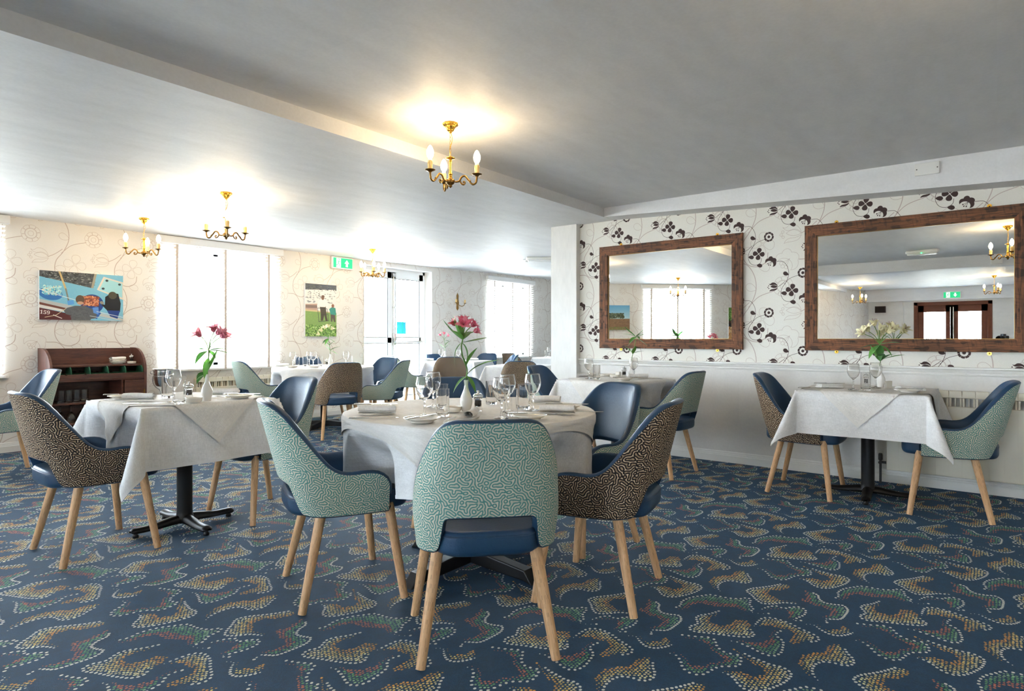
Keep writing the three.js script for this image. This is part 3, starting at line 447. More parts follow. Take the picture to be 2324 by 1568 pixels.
  const legs = [[-0.17, -0.115, -0.232, -0.205], [0.17, -0.115, 0.232, -0.205], [-0.2, 0.16, -0.26, 0.212], [0.2, 0.16, 0.26, 0.212]].map((a) => leg(...a));
  return { outer, inner, seat, piping, legs };
})();
function boxUVsmooth(g) { const p = g.attributes.position, uv = new Float32Array(p.count * 2); for (let i = 0; i < p.count; i++) { uv[2 * i] = p.getX(i); uv[2 * i + 1] = p.getZ(i) + p.getY(i); } g.setAttribute('uv', new THREE.BufferAttribute(uv, 2)); return g; }
function makeChair(fabric, label, category, pos, turn, group) {
  const t = thing('tub_chair', label, category, pos, turn, group);
  part('outer_back', chairGeo.outer, fabric, t); part('inner_back', chairGeo.inner, M.leather, t); part('seat', chairGeo.seat, M.leather, t); part('seat_piping', chairGeo.piping, M.leather, t);
  for (const g of chairGeo.legs) part('leg', g, M.beech, t);
  return t;
}
const chair = (kind, x, z, fx, fz, label, group) => makeChair(kind === 'T' ? M.fabricTeal : M.fabricDark, label, 'chair', [x, 0, z], head(fx, fz), group);

// ---------------------------------------------------------------- tables
const poleGeo = (r) => lathe([[r * 1.25, 0.055], [r * 1.06, 0.075], [r, 0.1], [r, 0.68], [0.09, 0.7], [0.16, 0.712], [0.16, 0.72]], 32);
function footRound(L) { return gridGeo(14, 12, (u, v) => { const x = lerp(0.0, L, u), a = v * 2 * PI, r = 0.034 - 0.006 * u, hgt = lerp(0.062, 0.04, sstep(u, 0.1, 0.7)), end = u > 0.93 ? Math.max(0.02, 1 - ((u - 0.93) / 0.07) ** 2) : 1; return [x - (u > 0.93 ? 0.008 : 0), hgt * 0.5 + 0.014 + Math.max(-0.45, Math.sin(a)) * hgt * 0.52 * lerp(end, 1, 0.35), Math.cos(a) * r * lerp(end, 1, 0.6)]; }, null, true); }
function footBar(L) { return extr([[0, 0.02], [L, 0.014], [L + 0.045, 0.0], [L + 0.03, 0.012], [L, 0.05], [0.06, 0.075], [0, 0.08]], 0.05, 0.006).translate(0, 0, -0.025); }
function baseParts(t, turn, L, kind, r) {
  part('pole', poleGeo(r), M.black, t);
  for (let k = 0; k < 4; k++) { const f = part('foot', kind === 'round' ? footRound(L) : footBar(L), M.black, t, [0, 0, 0], [0, turn + k * PI / 2, 0]); if (kind === 'round') part('glide', lathe([[0.0005, 0], [0.016, 0], [0.016, 0.014], [0.011, 0.016], [0.011, 0.03]], 14).translate(L - 0.035, 0, 0), M.blackPlastic, f); }
}
const TOP = 0.75;
const sideOut = (along, d, seed, a, onX) => d * 0.05 + 0.036 * d * Math.sin(along * 9 + seed * 2.1 + (onX ? 1.7 : 0)) * (1 - 0.5 * Math.min(1, Math.abs(along) / a));
function drapeSquare(a, drop, seed, lift = 0) {                         // square cloth over a square top of half side a
  const L = a + drop, N = 84, R = 0.02;
  return gridGeo(N, N, (u, v) => {
    const su = (u * 2 - 1), sv = (v * 2 - 1), X = su * L, Z = sv * L, dx = Math.max(0, Math.abs(X) - a), dz = Math.max(0, Math.abs(Z) - a), sx = Math.sign(X), sz = Math.sign(Z), w = 0.006 * (noise(X * 7 + 40, Z * 7 + 40, 999, 999, seed) - 0.5);
    if (dx <= 0 && dz <= 0) return [X, TOP + 0.004 + lift + w * 0.3, Z];
    if (dx > 0 && dz > 0) {
      const r = Math.hypot(dx, dz), ph = Math.atan2(dz, dx), fold = Math.pow(Math.sin(2 * ph), 1.6), out = Math.min(0.012, r) + r * (0.06 + 0.40 * fold), y = -Math.sqrt(Math.max(0, r * r - (out * 0.85) ** 2)) ;
      return [sx * (a + out * Math.cos(ph) * 0.95), TOP + 0.004 + lift + Math.min(0, y), sz * (a + out * Math.sin(ph) * 0.95)];
    }
    const d = dx + dz, along = dx > 0 ? Z : X, bend = d < R ? d * 0.5 : R * 0.5, wave = sideOut(along, d, seed, a, dx > 0) + w, y = TOP + 0.004 + lift - Math.max(0, d - bend * 0.6);
    return dx > 0 ? [sx * (a + bend + wave), y, Z] : [X, y, sz * (a + bend + wave)];
  }, (u, v) => [u * 6, v * 6], true);
}
function drapeDiamond(a, tip, seed) {                                   // smaller square cloth laid across the first, a corner over each side
  const h = a + tip, N = 60, c = Math.SQRT1_2;
  return gridGeo(N, N, (u, v) => {
    const p = (u * 2 - 1) * h * c, q = (v * 2 - 1) * h * c, X = (p - q) * c, Z = (p + q) * c, dx = Math.max(0, Math.abs(X) - a), dz = Math.max(0, Math.abs(Z) - a), w = 0.006 * (noise(X * 7 + 40, Z * 7 + 40, 999, 999, seed) - 0.5), d = dx + dz, b = 0.019 + w + sideOut(dx > 0 ? Z : X, d, seed, a, dx > 0);
    if (d <= 0) return [X, TOP + 0.0075, Z];
    const k = Math.min(1, d / 0.02), y = TOP + 0.0075 - Math.max(0, d - 0.004);
    return dx > 0 ? [Math.sign(X) * (a + b * k), y, Z] : [X, y, Math.sign(Z) * (a + b * k)];
  }, (u, v) => [u * 3.6, v * 3.6], true);
}
function drapeRound(R, rmax, seed, lift, folds, depth) {                 // any cloth over a round top; rmax(angle) is how far it reaches from the middle
  const NA = 168, NR = 34;
  return gridGeo(NA, NR, (u, v) => {
    const th = u * 2 * PI, E = rmax(th), inR = 12 / 34, r = v < inR ? R * v / inR : lerp(R, E, (v - inR) / (1 - inR)), d = Math.max(0, r - R), w = 0.004 * (noise(u * 60, v * 9, 60, 999, seed) - 0.5);
    if (d <= 0) return [Math.cos(th) * r, TOP + 0.004 + lift + w * 0.4 + 0.0015 * Math.sin(r * 38 + th * 3), Math.sin(th) * r];
    const k = d / 0.32, wob = Math.sin(th * folds + seed + 1.3 * Math.sin(th * 2 + seed)) * depth * Math.min(1.2, k) ** 1.2, rr = R + Math.min(d, 0.02) * 0.5 + 0.05 * d + Math.max(-0.045 * k, wob) + w + lift * 1.6;
    return [Math.cos(th) * rr, TOP + 0.004 + lift - Math.max(0, d - 0.006), Math.sin(th) * rr];
  }, (u, v) => [Math.cos(u * 2 * PI) * v * 4, Math.sin(u * 2 * PI) * v * 4], true);
}
function hemOf(g, nu, nv, ring) {                                     // the turned edge: outermost cells, a little proud on both faces
  const p = g.attributes.position, n = g.attributes.normal, P = [], cell = (a, b, c, d) => { for (const s of [1, -1]) for (const k of [a, b, c, b, d, c]) P.push(p.getX(k) + s * 0.0018 * n.getX(k), p.getY(k) + s * 0.0018 * n.getY(k), p.getZ(k) + s * 0.0018 * n.getZ(k)); }, id = (i, j) => j * (nu + 1) + i;
  for (let j = 0; j < nv; j++) for (let i = 0; i < nu; i++) if (ring ? j === nv - 1 : i === 0 || j === 0 || i === nu - 1 || j === nv - 1) cell(id(i, j), id(i + 1, j), id(i, j + 1), id(i + 1, j + 1));
  let h = new THREE.BufferGeometry(); h.setAttribute('position', new THREE.Float32BufferAttribute(P, 3)); h.computeVertexNormals(); h.setAttribute('uv', new THREE.Float32BufferAttribute(new Float32Array(P.length / 3 * 2), 2)); return h;
}
// cloth meets the chairs drawn up to the table: arms push it inwards, it lies on the seats
function yieldTo(g, x, z, turn, chairs) {
  const p = g.attributes.position, c = Math.cos(turn), s = Math.sin(turn);
  for (let i = 0; i < p.count; i++) {
    let wx = x + p.getX(i) * c + p.getZ(i) * s, wz = z - p.getX(i) * s + p.getZ(i) * c, wy = p.getY(i); const y0 = wy;
    if (y0 > TOP - 0.03) continue;
    for (const [cx, cz, fx0, fz0] of chairs) {
      const l = Math.hypot(fx0, fz0), fx = fx0 / l, fz = fz0 / l, dx = wx - cx, dz = wz - cz, lz = dx * fx + dz * fz, lx = dx * -fz + dz * fx; if (lz < -0.2 || lz > 0.24 || Math.abs(lx) > 0.42) continue;
      const q = Math.abs(lx), wgt = q < 0.2 ? sstep(q, 0.06, 0.2) : 1 - sstep(q, 0.29, 0.38), need = 0.19 - lz;
      if (need > 0) { const k = need * wgt * (1 - sstep(wy, 0.58, 0.72)); wx += fx * k; wz += fz * k; }
      if (q < 0.215 && lz > -0.22 && wy < 0.48) wy = 0.48 + 0.05 * (wy - 0.48);
    }
    const ux = wx - x, uz = wz - z; p.setXYZ(i, ux * c - uz * s, wy, ux * s + uz * c);
  }
  g.computeVertexNormals(); return g;
}
const linen2 = M.linen.clone(); linen2.side = THREE.DoubleSide;
function squareTable(x, z, a, turn, names, seed, chairs, drop = 0.325, tip = 0.222, footTurn = 0) {
  const t = thing('square_table', names[0], 'table', [x, 0, z], turn);
  part('tabletop', rbox(a * 2 - 0.01, 0.03, a * 2 - 0.01, 0.006).translate(0, TOP - 0.016, 0), M.beech, t); baseParts(t, footTurn, 0.3, 'round', 0.042);
  { const g = yieldTo(drapeSquare(a, drop, seed), x, z, turn, chairs); part('hem', hemOf(g, 84, 84), linen2, solo('tablecloth', g, linen2, names[1], 'tablecloth', [x, 0, z], turn)); }
  if (tip) { const g = yieldTo(drapeDiamond(a, tip, seed), x, z, turn, chairs); part('hem', hemOf(g, 60, 60), M.linenWarm, solo('slip_cloth', g, M.linenWarm, names[2], 'tablecloth', [x, 0, z], turn)); }
  return t;
}
const squareReach = (h, turn) => (th) => h / Math.max(Math.abs(Math.cos(th - turn)), Math.abs(Math.sin(th - turn)));
function roundTable(x, z, names, seed, chairs, slipTurn, footTurn, R = 0.6) {
  const t = thing('round_table', names[0], 'table', [x, 0, z], 0);
  part('tabletop', new THREE.CylinderGeometry(R - 0.004, R - 0.004, 0.028, 64).translate(0, TOP - 0.016, 0), M.beech, t); baseParts(t, footTurn, 0.36, 'bar', 0.04);
  const g = yieldTo(drapeRound(R, (th) => R + 0.305 + 0.02 * Math.sin(th * 4 + 0.8), seed, 0, 9, 0.03), x, z, 0, chairs), q = yieldTo(drapeRound(R, squareReach(0.645, slipTurn), seed, 0.0045, 9, 0.03), x, z, 0, chairs);
  part('hem', hemOf(g, 168, 34, true), linen2, solo('tablecloth', g, linen2, names[1], 'tablecloth', [x, 0, z]));
  part('hem', hemOf(q, 168, 34, true), M.linenWarm, solo('slip_cloth', q, M.linenWarm, names[2], 'tablecloth', [x, 0, z]));
}

// ---------------------------------------------------------------- tableware, flowers
const Y = TOP + 0.0125;                                                 // top of the laid cloths
const wineGeo = (() => {                                                // thin-walled stemmed goblet
  const out = [[0.0005, 0], [0.02, 0], [0.033, 0.0012], [0.0335, 0.003], [0.02, 0.006], [0.008, 0.011], [0.0055, 0.02], [0.0048, 0.045], [0.0062, 0.052], [0.0048, 0.058], [0.006, 0.07], [0.015, 0.079], [0.029, 0.096], [0.0385, 0.12], [0.0395, 0.135], [0.036, 0.16], [0.0325, 0.177]];
  const inn = [[0.0318, 0.177], [0.0352, 0.16], [0.0386, 0.135], [0.0376, 0.121], [0.028, 0.0975], [0.014, 0.081], [0.0005, 0.077]];
  return merged([smoothLathe(out, 40, 80), lathe([[0.0325, 0.177], [0.0322, 0.1778], [0.0318, 0.177]], 40), smoothLathe(inn, 40, 40)]);
})();
const tumblerGeo = lathe([[0.0005, 0], [0.027, 0], [0.029, 0.002], [0.0298, 0.02], [0.0308, 0.122], [0.0304, 0.1228], [0.0298, 0.122], [0.0288, 0.02], [0.027, 0.012], [0.0005, 0.011]], 40);
const plateGeo = smoothLathe([[0.0005, 0.006], [0.045, 0.006], [0.056, 0.008], [0.074, 0.0165], [0.0775, 0.0175], [0.0765, 0.0195], [0.072, 0.019], [0.056, 0.011], [0.045, 0.0085], [0.0005, 0.0085]], 48, 60), plateFoot = lathe([[0.04, 0.007], [0.042, 0], [0.047, 0], [0.049, 0.0085]], 40);
const plateFull = merged([plateGeo, plateFoot]);
const dishGeo = smoothLathe([[0.0005, 0], [0.03, 0], [0.038, 0.002], [0.042, 0.012], [0.0425, 0.024], [0.0405, 0.0245], [0.0395, 0.013], [0.036, 0.006], [0.0005, 0.005]], 40, 50);
const vaseGeo = smoothLathe([[0.0005, 0], [0.02, 0], [0.022, 0.003], [0.0235, 0.015], [0.0295, 0.042], [0.029, 0.058], [0.02, 0.084], [0.0115, 0.106], [0.0092, 0.126], [0.0112, 0.148], [0.0102, 0.149], [0.008, 0.126], [0.009, 0.1]], 40, 70);
const cardGeo = merged([box(0.062, 0.05, 0.0012).translate(0, 0.0248, -0.006), box(0.062, 0.05, 0.0012).translate(0, 0.0248, 0.006)]);
function napkinGeo(seed) {                                              // loosely rolled cloth: a spiral roll lying along x, with a flat tail under it
  const roll = gridGeo(26, 30, (u, v) => { const a = v * 3.4 * PI, r = 0.0065 + 0.0145 * v / 1 + 0.0016 * Math.sin(u * 7 + seed + a), x = (u - 0.5) * (0.165 + 0.006 * Math.sin(a * 0.8 + seed)); return [x, 0.0285 + Math.sin(-a + 1.2) * r * 0.92, Math.cos(-a + 1.2) * r * 1.35]; });
  const tail = gridGeo(26, 10, (u, v) => [(u - 0.5) * (0.172 - 0.012 * v), 0.0035 + 0.0035 * Math.sin(v * 9 + u * 2 + seed) * v + 0.0015 * noise(u * 14, v * 4, 99, 99, seed) + (v > 0.8 ? 0.004 * (v - 0.8) / 0.2 : 0), -0.03 + 0.064 * v]);
  const under = gridGeo(20, 8, (u, v) => [(u - 0.5) * 0.168, 0.0085 + 0.003 * Math.sin(v * 6 + u * 3 + seed), -0.027 + 0.055 * v]);
  return merged([roll, tail, under]);
}
const napkinMat = M.napkin.clone(); napkinMat.side = THREE.DoubleSide;
const foldedGeo = merged([0, 1, 2, 3].map((k) => rbox(0.17 - 0.004 * k, 0.0065, 0.075 - 0.003 * k, 0.003).translate(0.002 * (k % 2), 0.0035 + k * 0.0066, 0.001 * k)));
const knifeGeo = merged([extr([[-0.105, -0.007], [-0.104, 0.007], [-0.02, 0.006], [-0.006, 0.0045], [0.005, 0.0075], [0.085, 0.0085], [0.108, 0.002], [0.1, -0.005], [0.0, -0.006], [-0.02, -0.006]], 0.0012, 0.0008).rotateX(-PI / 2), rbox(0.084, 0.006, 0.0125, 0.0028).translate(-0.063, 0.002, 0)]);
const forkGeo = (() => {
  const arch = (x) => 0.0035 + 0.010 * Math.exp(-(((x + 0.02) / 0.05) ** 2)) + 0.0, s = [];
  s.push(gridGeo(24, 2, (u, v) => { const x = lerp(-0.095, 0.05, u), w = u < 0.12 ? lerp(0.006, 0.0085, u / 0.12) : u < 0.6 ? lerp(0.0085, 0.0032, (u - 0.12) / 0.48) : lerp(0.0032, 0.0115, sstep(u, 0.66, 1)); return [x, arch(x) + 0.0015, (v - 0.5) * 2 * w]; }, null, true));
  for (let k = 0; k < 4; k++) s.push(gridGeo(8, 1, (u, v) => [lerp(0.046, 0.092, u), 0.0055 - 0.002 * u + 0.006 * u * u, (k - 1.5) * 0.0062 + (v - 0.5) * lerp(0.0042, 0.0022, u)], null, true));
  return merged(s);
})();
const forkMat = M.steel.clone(); forkMat.side = THREE.DoubleSide;
const millGlass = lathe([[0.0005, 0], [0.0195, 0], [0.02, 0.002], [0.02, 0.016], [0.0172, 0.022], [0.0172, 0.05], [0.021, 0.06], [0.021, 0.064], [0.0165, 0.066], [0.016, 0.05], [0.016, 0.022], [0.0005, 0.02]], 28);
const millHead = smoothLathe([[0.0005, 0.064], [0.018, 0.064], [0.0235, 0.069], [0.0235, 0.075], [0.018, 0.082], [0.007, 0.086], [0.0045, 0.089], [0.0065, 0.093], [0.005, 0.097], [0.0005, 0.0985]], 28, 40);

let wareTurn = 0;
function wineGlass(x, z, label, group, y = Y) { return solo('wine_glass', wineGeo, M.glassThick, label, 'glass', [x, y, z], 0, group); }
function tumbler(x, z, label, group, y = Y) { return solo('tumbler', tumblerGeo, M.glassThick, label, 'glass', [x, y, z], 0, group); }
function plate(x, z, label, group, y = Y) { return solo('side_plate', plateFull, M.china, label, 'plate', [x, y, z], 0, group); }
function butterDish(x, z, label, y = Y) { return solo('butter_dish', dishGeo, M.china, label, 'dish', [x, y, z]); }
function napkin(x, z, turn, label, kind = 'roll', y = Y, s = 1) { const o = solo('napkin', kind === 'roll' ? napkinGeo(s) : foldedGeo, napkinMat, label, 'napkin', [x, y, z], turn); return o; }
function knife(x, z, turn, label, y = Y, tilt = 0) { const o = solo('knife', knifeGeo, M.steel, label, 'cutlery', [x, y + 0.0006, z], turn); o.rotation.set(0, turn, tilt); return o; }
function fork(x, z, turn, label, y = Y) { return solo('fork', forkGeo, forkMat, label, 'cutlery', [x, y, z], turn); }
function mill(x, z, label, y = Y, full = true) { const t = thing('pepper_mill', label, 'mill', [x, y, z]); part('body', millGlass, M.glassThick, t); part('mill_head', millHead, M.chrome, t); if (full) part('peppercorns', new THREE.CylinderGeometry(0.0155, 0.0155, 0.03, 20).translate(0, 0.0375, 0), M.pepper, t); return t; }

function leafGeo(len, wid, droop, fold = 0.25, twist = 0) {             // grows along +z from the origin, up is +y
  return gridGeo(4, 12, (u, v) => { const q = u - 0.5, w = wid * Math.sin(PI * Math.pow(v, 0.75)) * (1 - 0.15 * v) + 0.001 * (1 - v), a = twist * v, x = q * w * 2, y = Math.abs(q) * w * fold * 2 - droop * v * v * len, X = x * Math.cos(a), Yy = y + x * Math.sin(a); return [X, Yy, v * len * (1 - 0.25 * Math.abs(droop) * v)]; }, null, true);
}
const petalGeo = (len, wid, open, curl) => gridGeo(6, 10, (u, v) => { const q = u - 0.5, w = wid * Math.pow(Math.sin(PI * (0.08 + 0.88 * v)), 0.8), a = open * Math.pow(v, 0.8) + curl * v * v, r = len * v * Math.sin(a) + 0.002, y = len * (v - 0.18 * v * v * open) * Math.cos(a * 0.6); return [q * w * 2, y - q * q * w * 1.2 * 0.4, r - q * q * w * 1.6]; }, null, true);
const petals = [petalGeo(0.046, 0.0155, 0.7, 0.35), petalGeo(0.044, 0.0125, 0.5, 0.3)];
const stamenGeo = merged([0, 1, 2, 3, 4].map((k) => tube([[0, 0.004, 0], [Math.cos(k * 1.26) * 0.004, 0.024, Math.sin(k * 1.26) * 0.004], [Math.cos(k * 1.26) * 0.012, 0.042, Math.sin(k * 1.26) * 0.012]], 0.0006, 8, 4)));
function bloom(t, p, dir, size, colour) {
  const f = new THREE.Group(); f.name = 'flower'; f.position.set(...p); f.quaternion.setFromUnitVectors(V(0, 1, 0), V(...dir).normalize()); f.scale.setScalar(size); t.add(f);
  for (let k = 0; k < 6; k++) part('petal', petals[k % 2], colour === 'pink' ? (k % 2 ? M.petalPink : M.petalPink2) : colour === 'pale' ? (k % 2 ? M.petalPale : M.petalPink2) : M.petalCream, f, [0, 0, 0], [0, k * PI / 3, 0]);
  part('stamen', stamenGeo, M.stamen, f);
}
M.petalPink2 = M.petalPink.clone(); M.petalPink2.color.set(0xe58898);
// leaves: [height along stem 0..1, direction angle, rise, length, width, droop]
function vase(x, z, label, spec, y = Y) {
  const t = thing('bud_vase', label, 'vase', [x, y, z]); part('vase', vaseGeo, M.porcelain, t);
  let n = 0;
  for (const st of spec) {
    const C = new THREE.CatmullRomCurve3(st.path.map((p) => V(...p)));
    part('stem', new THREE.TubeGeometry(C, 30, st.r ?? 0.003, 8), M.stem, t);
    for (const [s, a, rise, l, w, dr] of st.leaves ?? []) { const p = C.getPoint(s), o = part('leaf', leafGeo(l * 1.1, w * 1.45, dr, 0.25, 0.5 * Math.sin(n * 2.3)), n++ % 3 ? M.leaf : M.leafDark, t, [p.x, p.y, p.z]); o.rotation.order = 'YXZ'; o.rotation.set(-rise, PI / 2 - a, 0); }
    for (const [dx, dy, dz, vx, vy, vz, sz, col] of st.flowers ?? []) { const e = C.getPoint(1); part('stem', tube([[e.x, e.y, e.z], [e.x + dx * 0.4, e.y + dy * 0.6, e.z + dz * 0.4], [e.x + dx, e.y + dy, e.z + dz]], 0.0024, 10, 6), M.stem, t); bloom(t, [e.x + dx, e.y + dy, e.z + dz], [vx, vy, vz], sz, col); }
  }
  return t;
}

// ---------------------------------------------------------------- mirrors
function mirror(z0, z1, label) {
  const y0 = 1.016, y1 = 2.043, w = z1 - z0, h = y1 - y0, b = 0.088, t = thing('wall_mirror', label, 'mirror', [XM - 0.004, y0, z0], -PI / 2);   // local x = +z of the room, local z = into the room
  const board = (P, rot, nm) => { const g = extr(P, 0.034, 0.003); uvXZ(g, (x, y) => (rot ? y : x) * 1.1 + nm * 0.37, (x, y, z) => (rot ? x : y) * 4 + z * 2 + nm * 0.29); part('frame_board', g, M.reclaimed, t); };
  board([[0, 0], [w, 0], [w - b, b], [b, b]], false, 0); board([[0, h], [b, h - b], [w - b, h - b], [w, h]], false, 1); board([[0, 0], [b, b], [b, h - b], [0, h]], true, 2); board([[w, 0], [w, h], [w - b, h - b], [w - b, b]], true, 3);
  part('mirror_glass', box(w - 2 * b + 0.01, h - 2 * b + 0.01, 0.006).translate(w / 2, h / 2, 0.012), M.mirror, t);
  part('gilt_slip', merged([box(0.006, h - 2 * b, 0.016).translate(b + 0.003, h / 2, 0.018), box(0.006, h - 2 * b, 0.016).translate(w - b - 0.003, h / 2, 0.018), box(w - 2 * b, 0.006, 0.016).translate(w / 2, b + 0.003, 0.018), box(w - 2 * b, 0.006, 0.016).translate(w / 2, h - b - 0.003, 0.018)]), M.bronze, t);
  for (const [x, y] of [[0.16 * w, h + 0.012], [0.84 * w, h + 0.012], [0.16 * w, -0.012], [0.84 * w, -0.012]]) part('brass_plate', merged([new THREE.CylinderGeometry(0.014, 0.014, 0.003, 20).rotateX(PI / 2).translate(x, y, 0.004), lathe([[0.0005, 0.005], [0.005, 0.004], [0.006, 0]], 12).rotateX(PI / 2).translate(x, y, 0.006)]), M.brass, t);
}
{
  const make = (za, zb, label) => { const o = scene.children.length; mirror(0, zb - za, label); const t = scene.children[o]; t.position.z = za; t.rotation.y = -PI / 2; };
  make(-3.2, -1.765, 'rough dark wood framed wall mirror beside the white pillar');
  make(-1.252, 0.19, 'rough dark wood framed mirror above the radiator, reflecting the brown doors');
}

// ---------------------------------------------------------------- chandeliers
const armProfile = [[0.03, 0.0], [0.055, 0.004], [0.068, 0.026], [0.088, 0.033], [0.112, 0.006], [0.138, -0.02], [0.156, -0.012], [0.162, 0.012], [0.163, 0.028]];
const arms = {
  arm: merged([tube(armProfile.map(([r, y]) => [r, y, 0]), 0.0062, 40, 8), tube([[0.058, 0.006, 0], [0.07, -0.014, 0], [0.085, -0.018, 0], [0.09, -0.006, 0], [0.083, 0, 0], [0.078, -0.007, 0]], 0.005, 24, 8), ...[[0.098, 0.026], [0.122, 0.004], [0.146, -0.016], [0.158, 0.004]].map(([r, y]) => new THREE.SphereGeometry(0.006, 8, 6).translate(r, y - 0.003, 0))]),
  cup: smoothLathe([[0.0005, 0.026], [0.006, 0.026], [0.01, 0.031], [0.017, 0.034], [0.023, 0.039], [0.0235, 0.041], [0.016, 0.0385], [0.011, 0.04], [0.0005, 0.04]].map(([r, y]) => [r * 1.3, y]), 24, 40).translate(0.163, 0, 0),
  tube: merged([new THREE.CylinderGeometry(0.0135, 0.0142, 0.052, 20).translate(0.163, 0.066, 0), ...[0, 1.1, 2.3, 3.3, 4.4, 5.4].map((a, i) => new THREE.CapsuleGeometry(0.0028, 0.012 + 0.008 * (i % 2), 3, 6).translate(0.163 + Math.cos(a) * 0.0136, 0.08 - 0.006 * (i % 2), Math.sin(a) * 0.0136))]),
  collar: new THREE.CylinderGeometry(0.0105, 0.012, 0.02, 18).translate(0.163, 0.1, 0),
  bulb: smoothLathe([[0.0085, 0.106], [0.0145, 0.118], [0.0178, 0.136], [0.0165, 0.152], [0.0105, 0.17], [0.004, 0.181], [0.0003, 0.1835]].map(([r, y]) => [r * 1.18, y]), 24, 40).translate(0.163, 0, 0),
};
const bulbMat = new THREE.MeshStandardMaterial({ color: 0xfff4e0, emissive: new THREE.Color().setRGB(1, 0.86, 0.6), emissiveIntensity: 9, roughness: 0.4 });
const canopyGeo = (() => { const pts = [[0.0005, -0.058], [0.006, -0.058], [0.0085, -0.05], [0.016, -0.044], [0.02, -0.034], [0.026, -0.022], [0.036, -0.012], [0.037, -0.007], [0.033, 0]]; const g = smoothLathe(pts.map(([r, y]) => [r * 1.25, y]), 48, 40), p = g.attributes.position; for (let i = 0; i < p.count; i++) { const x = p.getX(i), z = p.getZ(i), a = Math.atan2(z, x), k = 1 + 0.05 * Math.cos(a * 10) * sstep(p.getY(i), -0.05, -0.012); p.setX(i, x * k); p.setZ(i, z * k); } g.computeVertexNormals(); return g; })();
const columnGeo = smoothLathe([[0.0005, -0.196], [0.006, -0.197], [0.012, -0.204], [0.0225, -0.208], [0.0215, -0.212], [0.008, -0.217], [0.006, -0.222], [0.0078, -0.23], [0.0065, -0.26], [0.0085, -0.295], [0.0105, -0.305], [0.0075, -0.316], [0.0105, -0.32], [0.008, -0.326], [0.012, -0.33], [0.0005, -0.332]].map(([r, y]) => [r * 1.25, y]), 28, 90);
const hubGeo = smoothLathe([[0.0005, -0.328], [0.01, -0.329], [0.018, -0.338], [0.0205, -0.34], [0.0205, -0.356], [0.0185, -0.36], [0.014, -0.366], [0.0075, -0.372], [0.0085, -0.378], [0.004, -0.384], [0.0003, -0.388]].map(([r, y]) => [r * 1.28, y]), 32, 60);
function chain(len) { const L = [], n = Math.round(len / 0.022); for (let k = 0; k < n; k++) { const y = -0.06 - (k + 0.5) * len / n, pts = []; for (let i = 0; i < 10; i++) { const a = i / 10 * 2 * PI, c = Math.cos(a) * 0.0052, s = Math.sin(a) * len / n * 0.62; pts.push(k % 2 ? [c, y + s, 0] : [0, y + s, c]); } L.push(tube(pts, 0.0011, 18, 5, true)); } return merged(L); }
const chainGeo = chain(0.138), cableGeo = tube([[0.002, -0.056, 0.002], [0.012, -0.085, 0.004], [0.004, -0.12, 0.006], [-0.009, -0.155, 0.004], [-0.004, -0.198, 0]], 0.0018, 30, 6);
const stdR = (deg) => { const a = deg * PI / 180, x = SX * Math.cos(a) + CX * Math.sin(a), z = CX * Math.cos(a) - SX * Math.sin(a); return Math.atan2(-z, x); };   // arm angle against the picture plane -> rotation.y
function chandelier(x, z, ceil, degs, label, r = 1) {
  const t = thing('chandelier', label, 'chandelier', [x, ceil, z]);
  part('canopy', canopyGeo, M.brass, t); part('chain', chainGeo, M.brass, t); part('cable', cableGeo, M.brass, t); part('column', columnGeo, M.brass, t); part('hub', hubGeo, M.bronze, t);
  for (const d of degs) {
    const a = part('arm', arms.arm, M.bronze, t, [0, -0.352, 0], [0, stdR(d), 0]); a.scale.set(r, 1, r);
    part('drip_pan', arms.cup, M.bronze, a); part('candle_tube', arms.tube, M.candle, a); part('bulb_collar', arms.collar, M.plastic, a); part('bulb', arms.bulb, bulbMat, a);
    const l = new THREE.PointLight(new THREE.Color().setRGB(1, 0.72, 0.38), BULB); l.name = 'candle_bulb'; l.position.set(0.163, 0.145, 0); l.castShadow = true; a.add(l);
  }
}
chandelier(2.685, -2.576, UP, [350, 230, 110], 'three-armed brass chandelier on the raised ceiling, over the round table');
chandelier(2.543, -4.98, LOW, [180, -62, 52], 'three-armed brass chandelier before the window beside the sideboard');
chandelier(2.578, -6.68, LOW, [350, 230, 110], 'three-armed brass chandelier above the wooden sideboard');
chandelier(5.36, -6.58, LOW, [0, 72, 144, 216, 288], 'five-armed brass chandelier in front of the glazed exit', 0.98);
chandelier(2.05, 0.1, UP, [40, 160, 280], 'three-armed brass chandelier at the edge of the large mirror reflection');
chandelier(-0.47, -4.93, LOW, [90, 210, 330], 'brass chandelier reflected before a window in the smaller mirror');
chandelier(-5.2, -2.5, 2.31, [30, 150, 270], 'brass chandelier reflected beside the papered wall in the large mirror');
chandelier(-4.75, -0.04, 2.39, [30, 150, 270], 'brass chandelier reflected above the brown doors');

// ---------------------------------------------------------------- wall sconce
{
  const t = thing('wall_sconce', 'small unlit two-candle brass sconce on the papered wall', 'sconce', [8.1, 1.62, ZW]);
  part('back_plate', merged([extr([[0, 0], [0.022, 0.03], [0.018, 0.09], [0.03, 0.13], [0.016, 0.19], [0.02, 0.26], [0, 0.3], [-0.02, 0.26], [-0.016, 0.19], [-0.03, 0.13], [-0.018, 0.09], [-0.022, 0.03]], 0.008, 0.004), new THREE.SphereGeometry(0.02, 14, 10).translate(0, 0.1, 0.012)]), M.bronze, t);
  for (const s of [-1, 1]) { const a = part('arm', tube([[0, 0.1, 0.02], [s * 0.05, 0.07, 0.06], [s * 0.09, 0.09, 0.08], [s * 0.115, 0.13, 0.08]], 0.006, 24, 8), M.bronze, t); part('drip_pan', arms.cup.clone().translate(-0.163 + s * 0.115, 0.09, 0.08), M.bronze, a); part('candle_tube', arms.tube.clone().translate(-0.163 + s * 0.115, 0.095, 0.08), M.candle, a); }
}

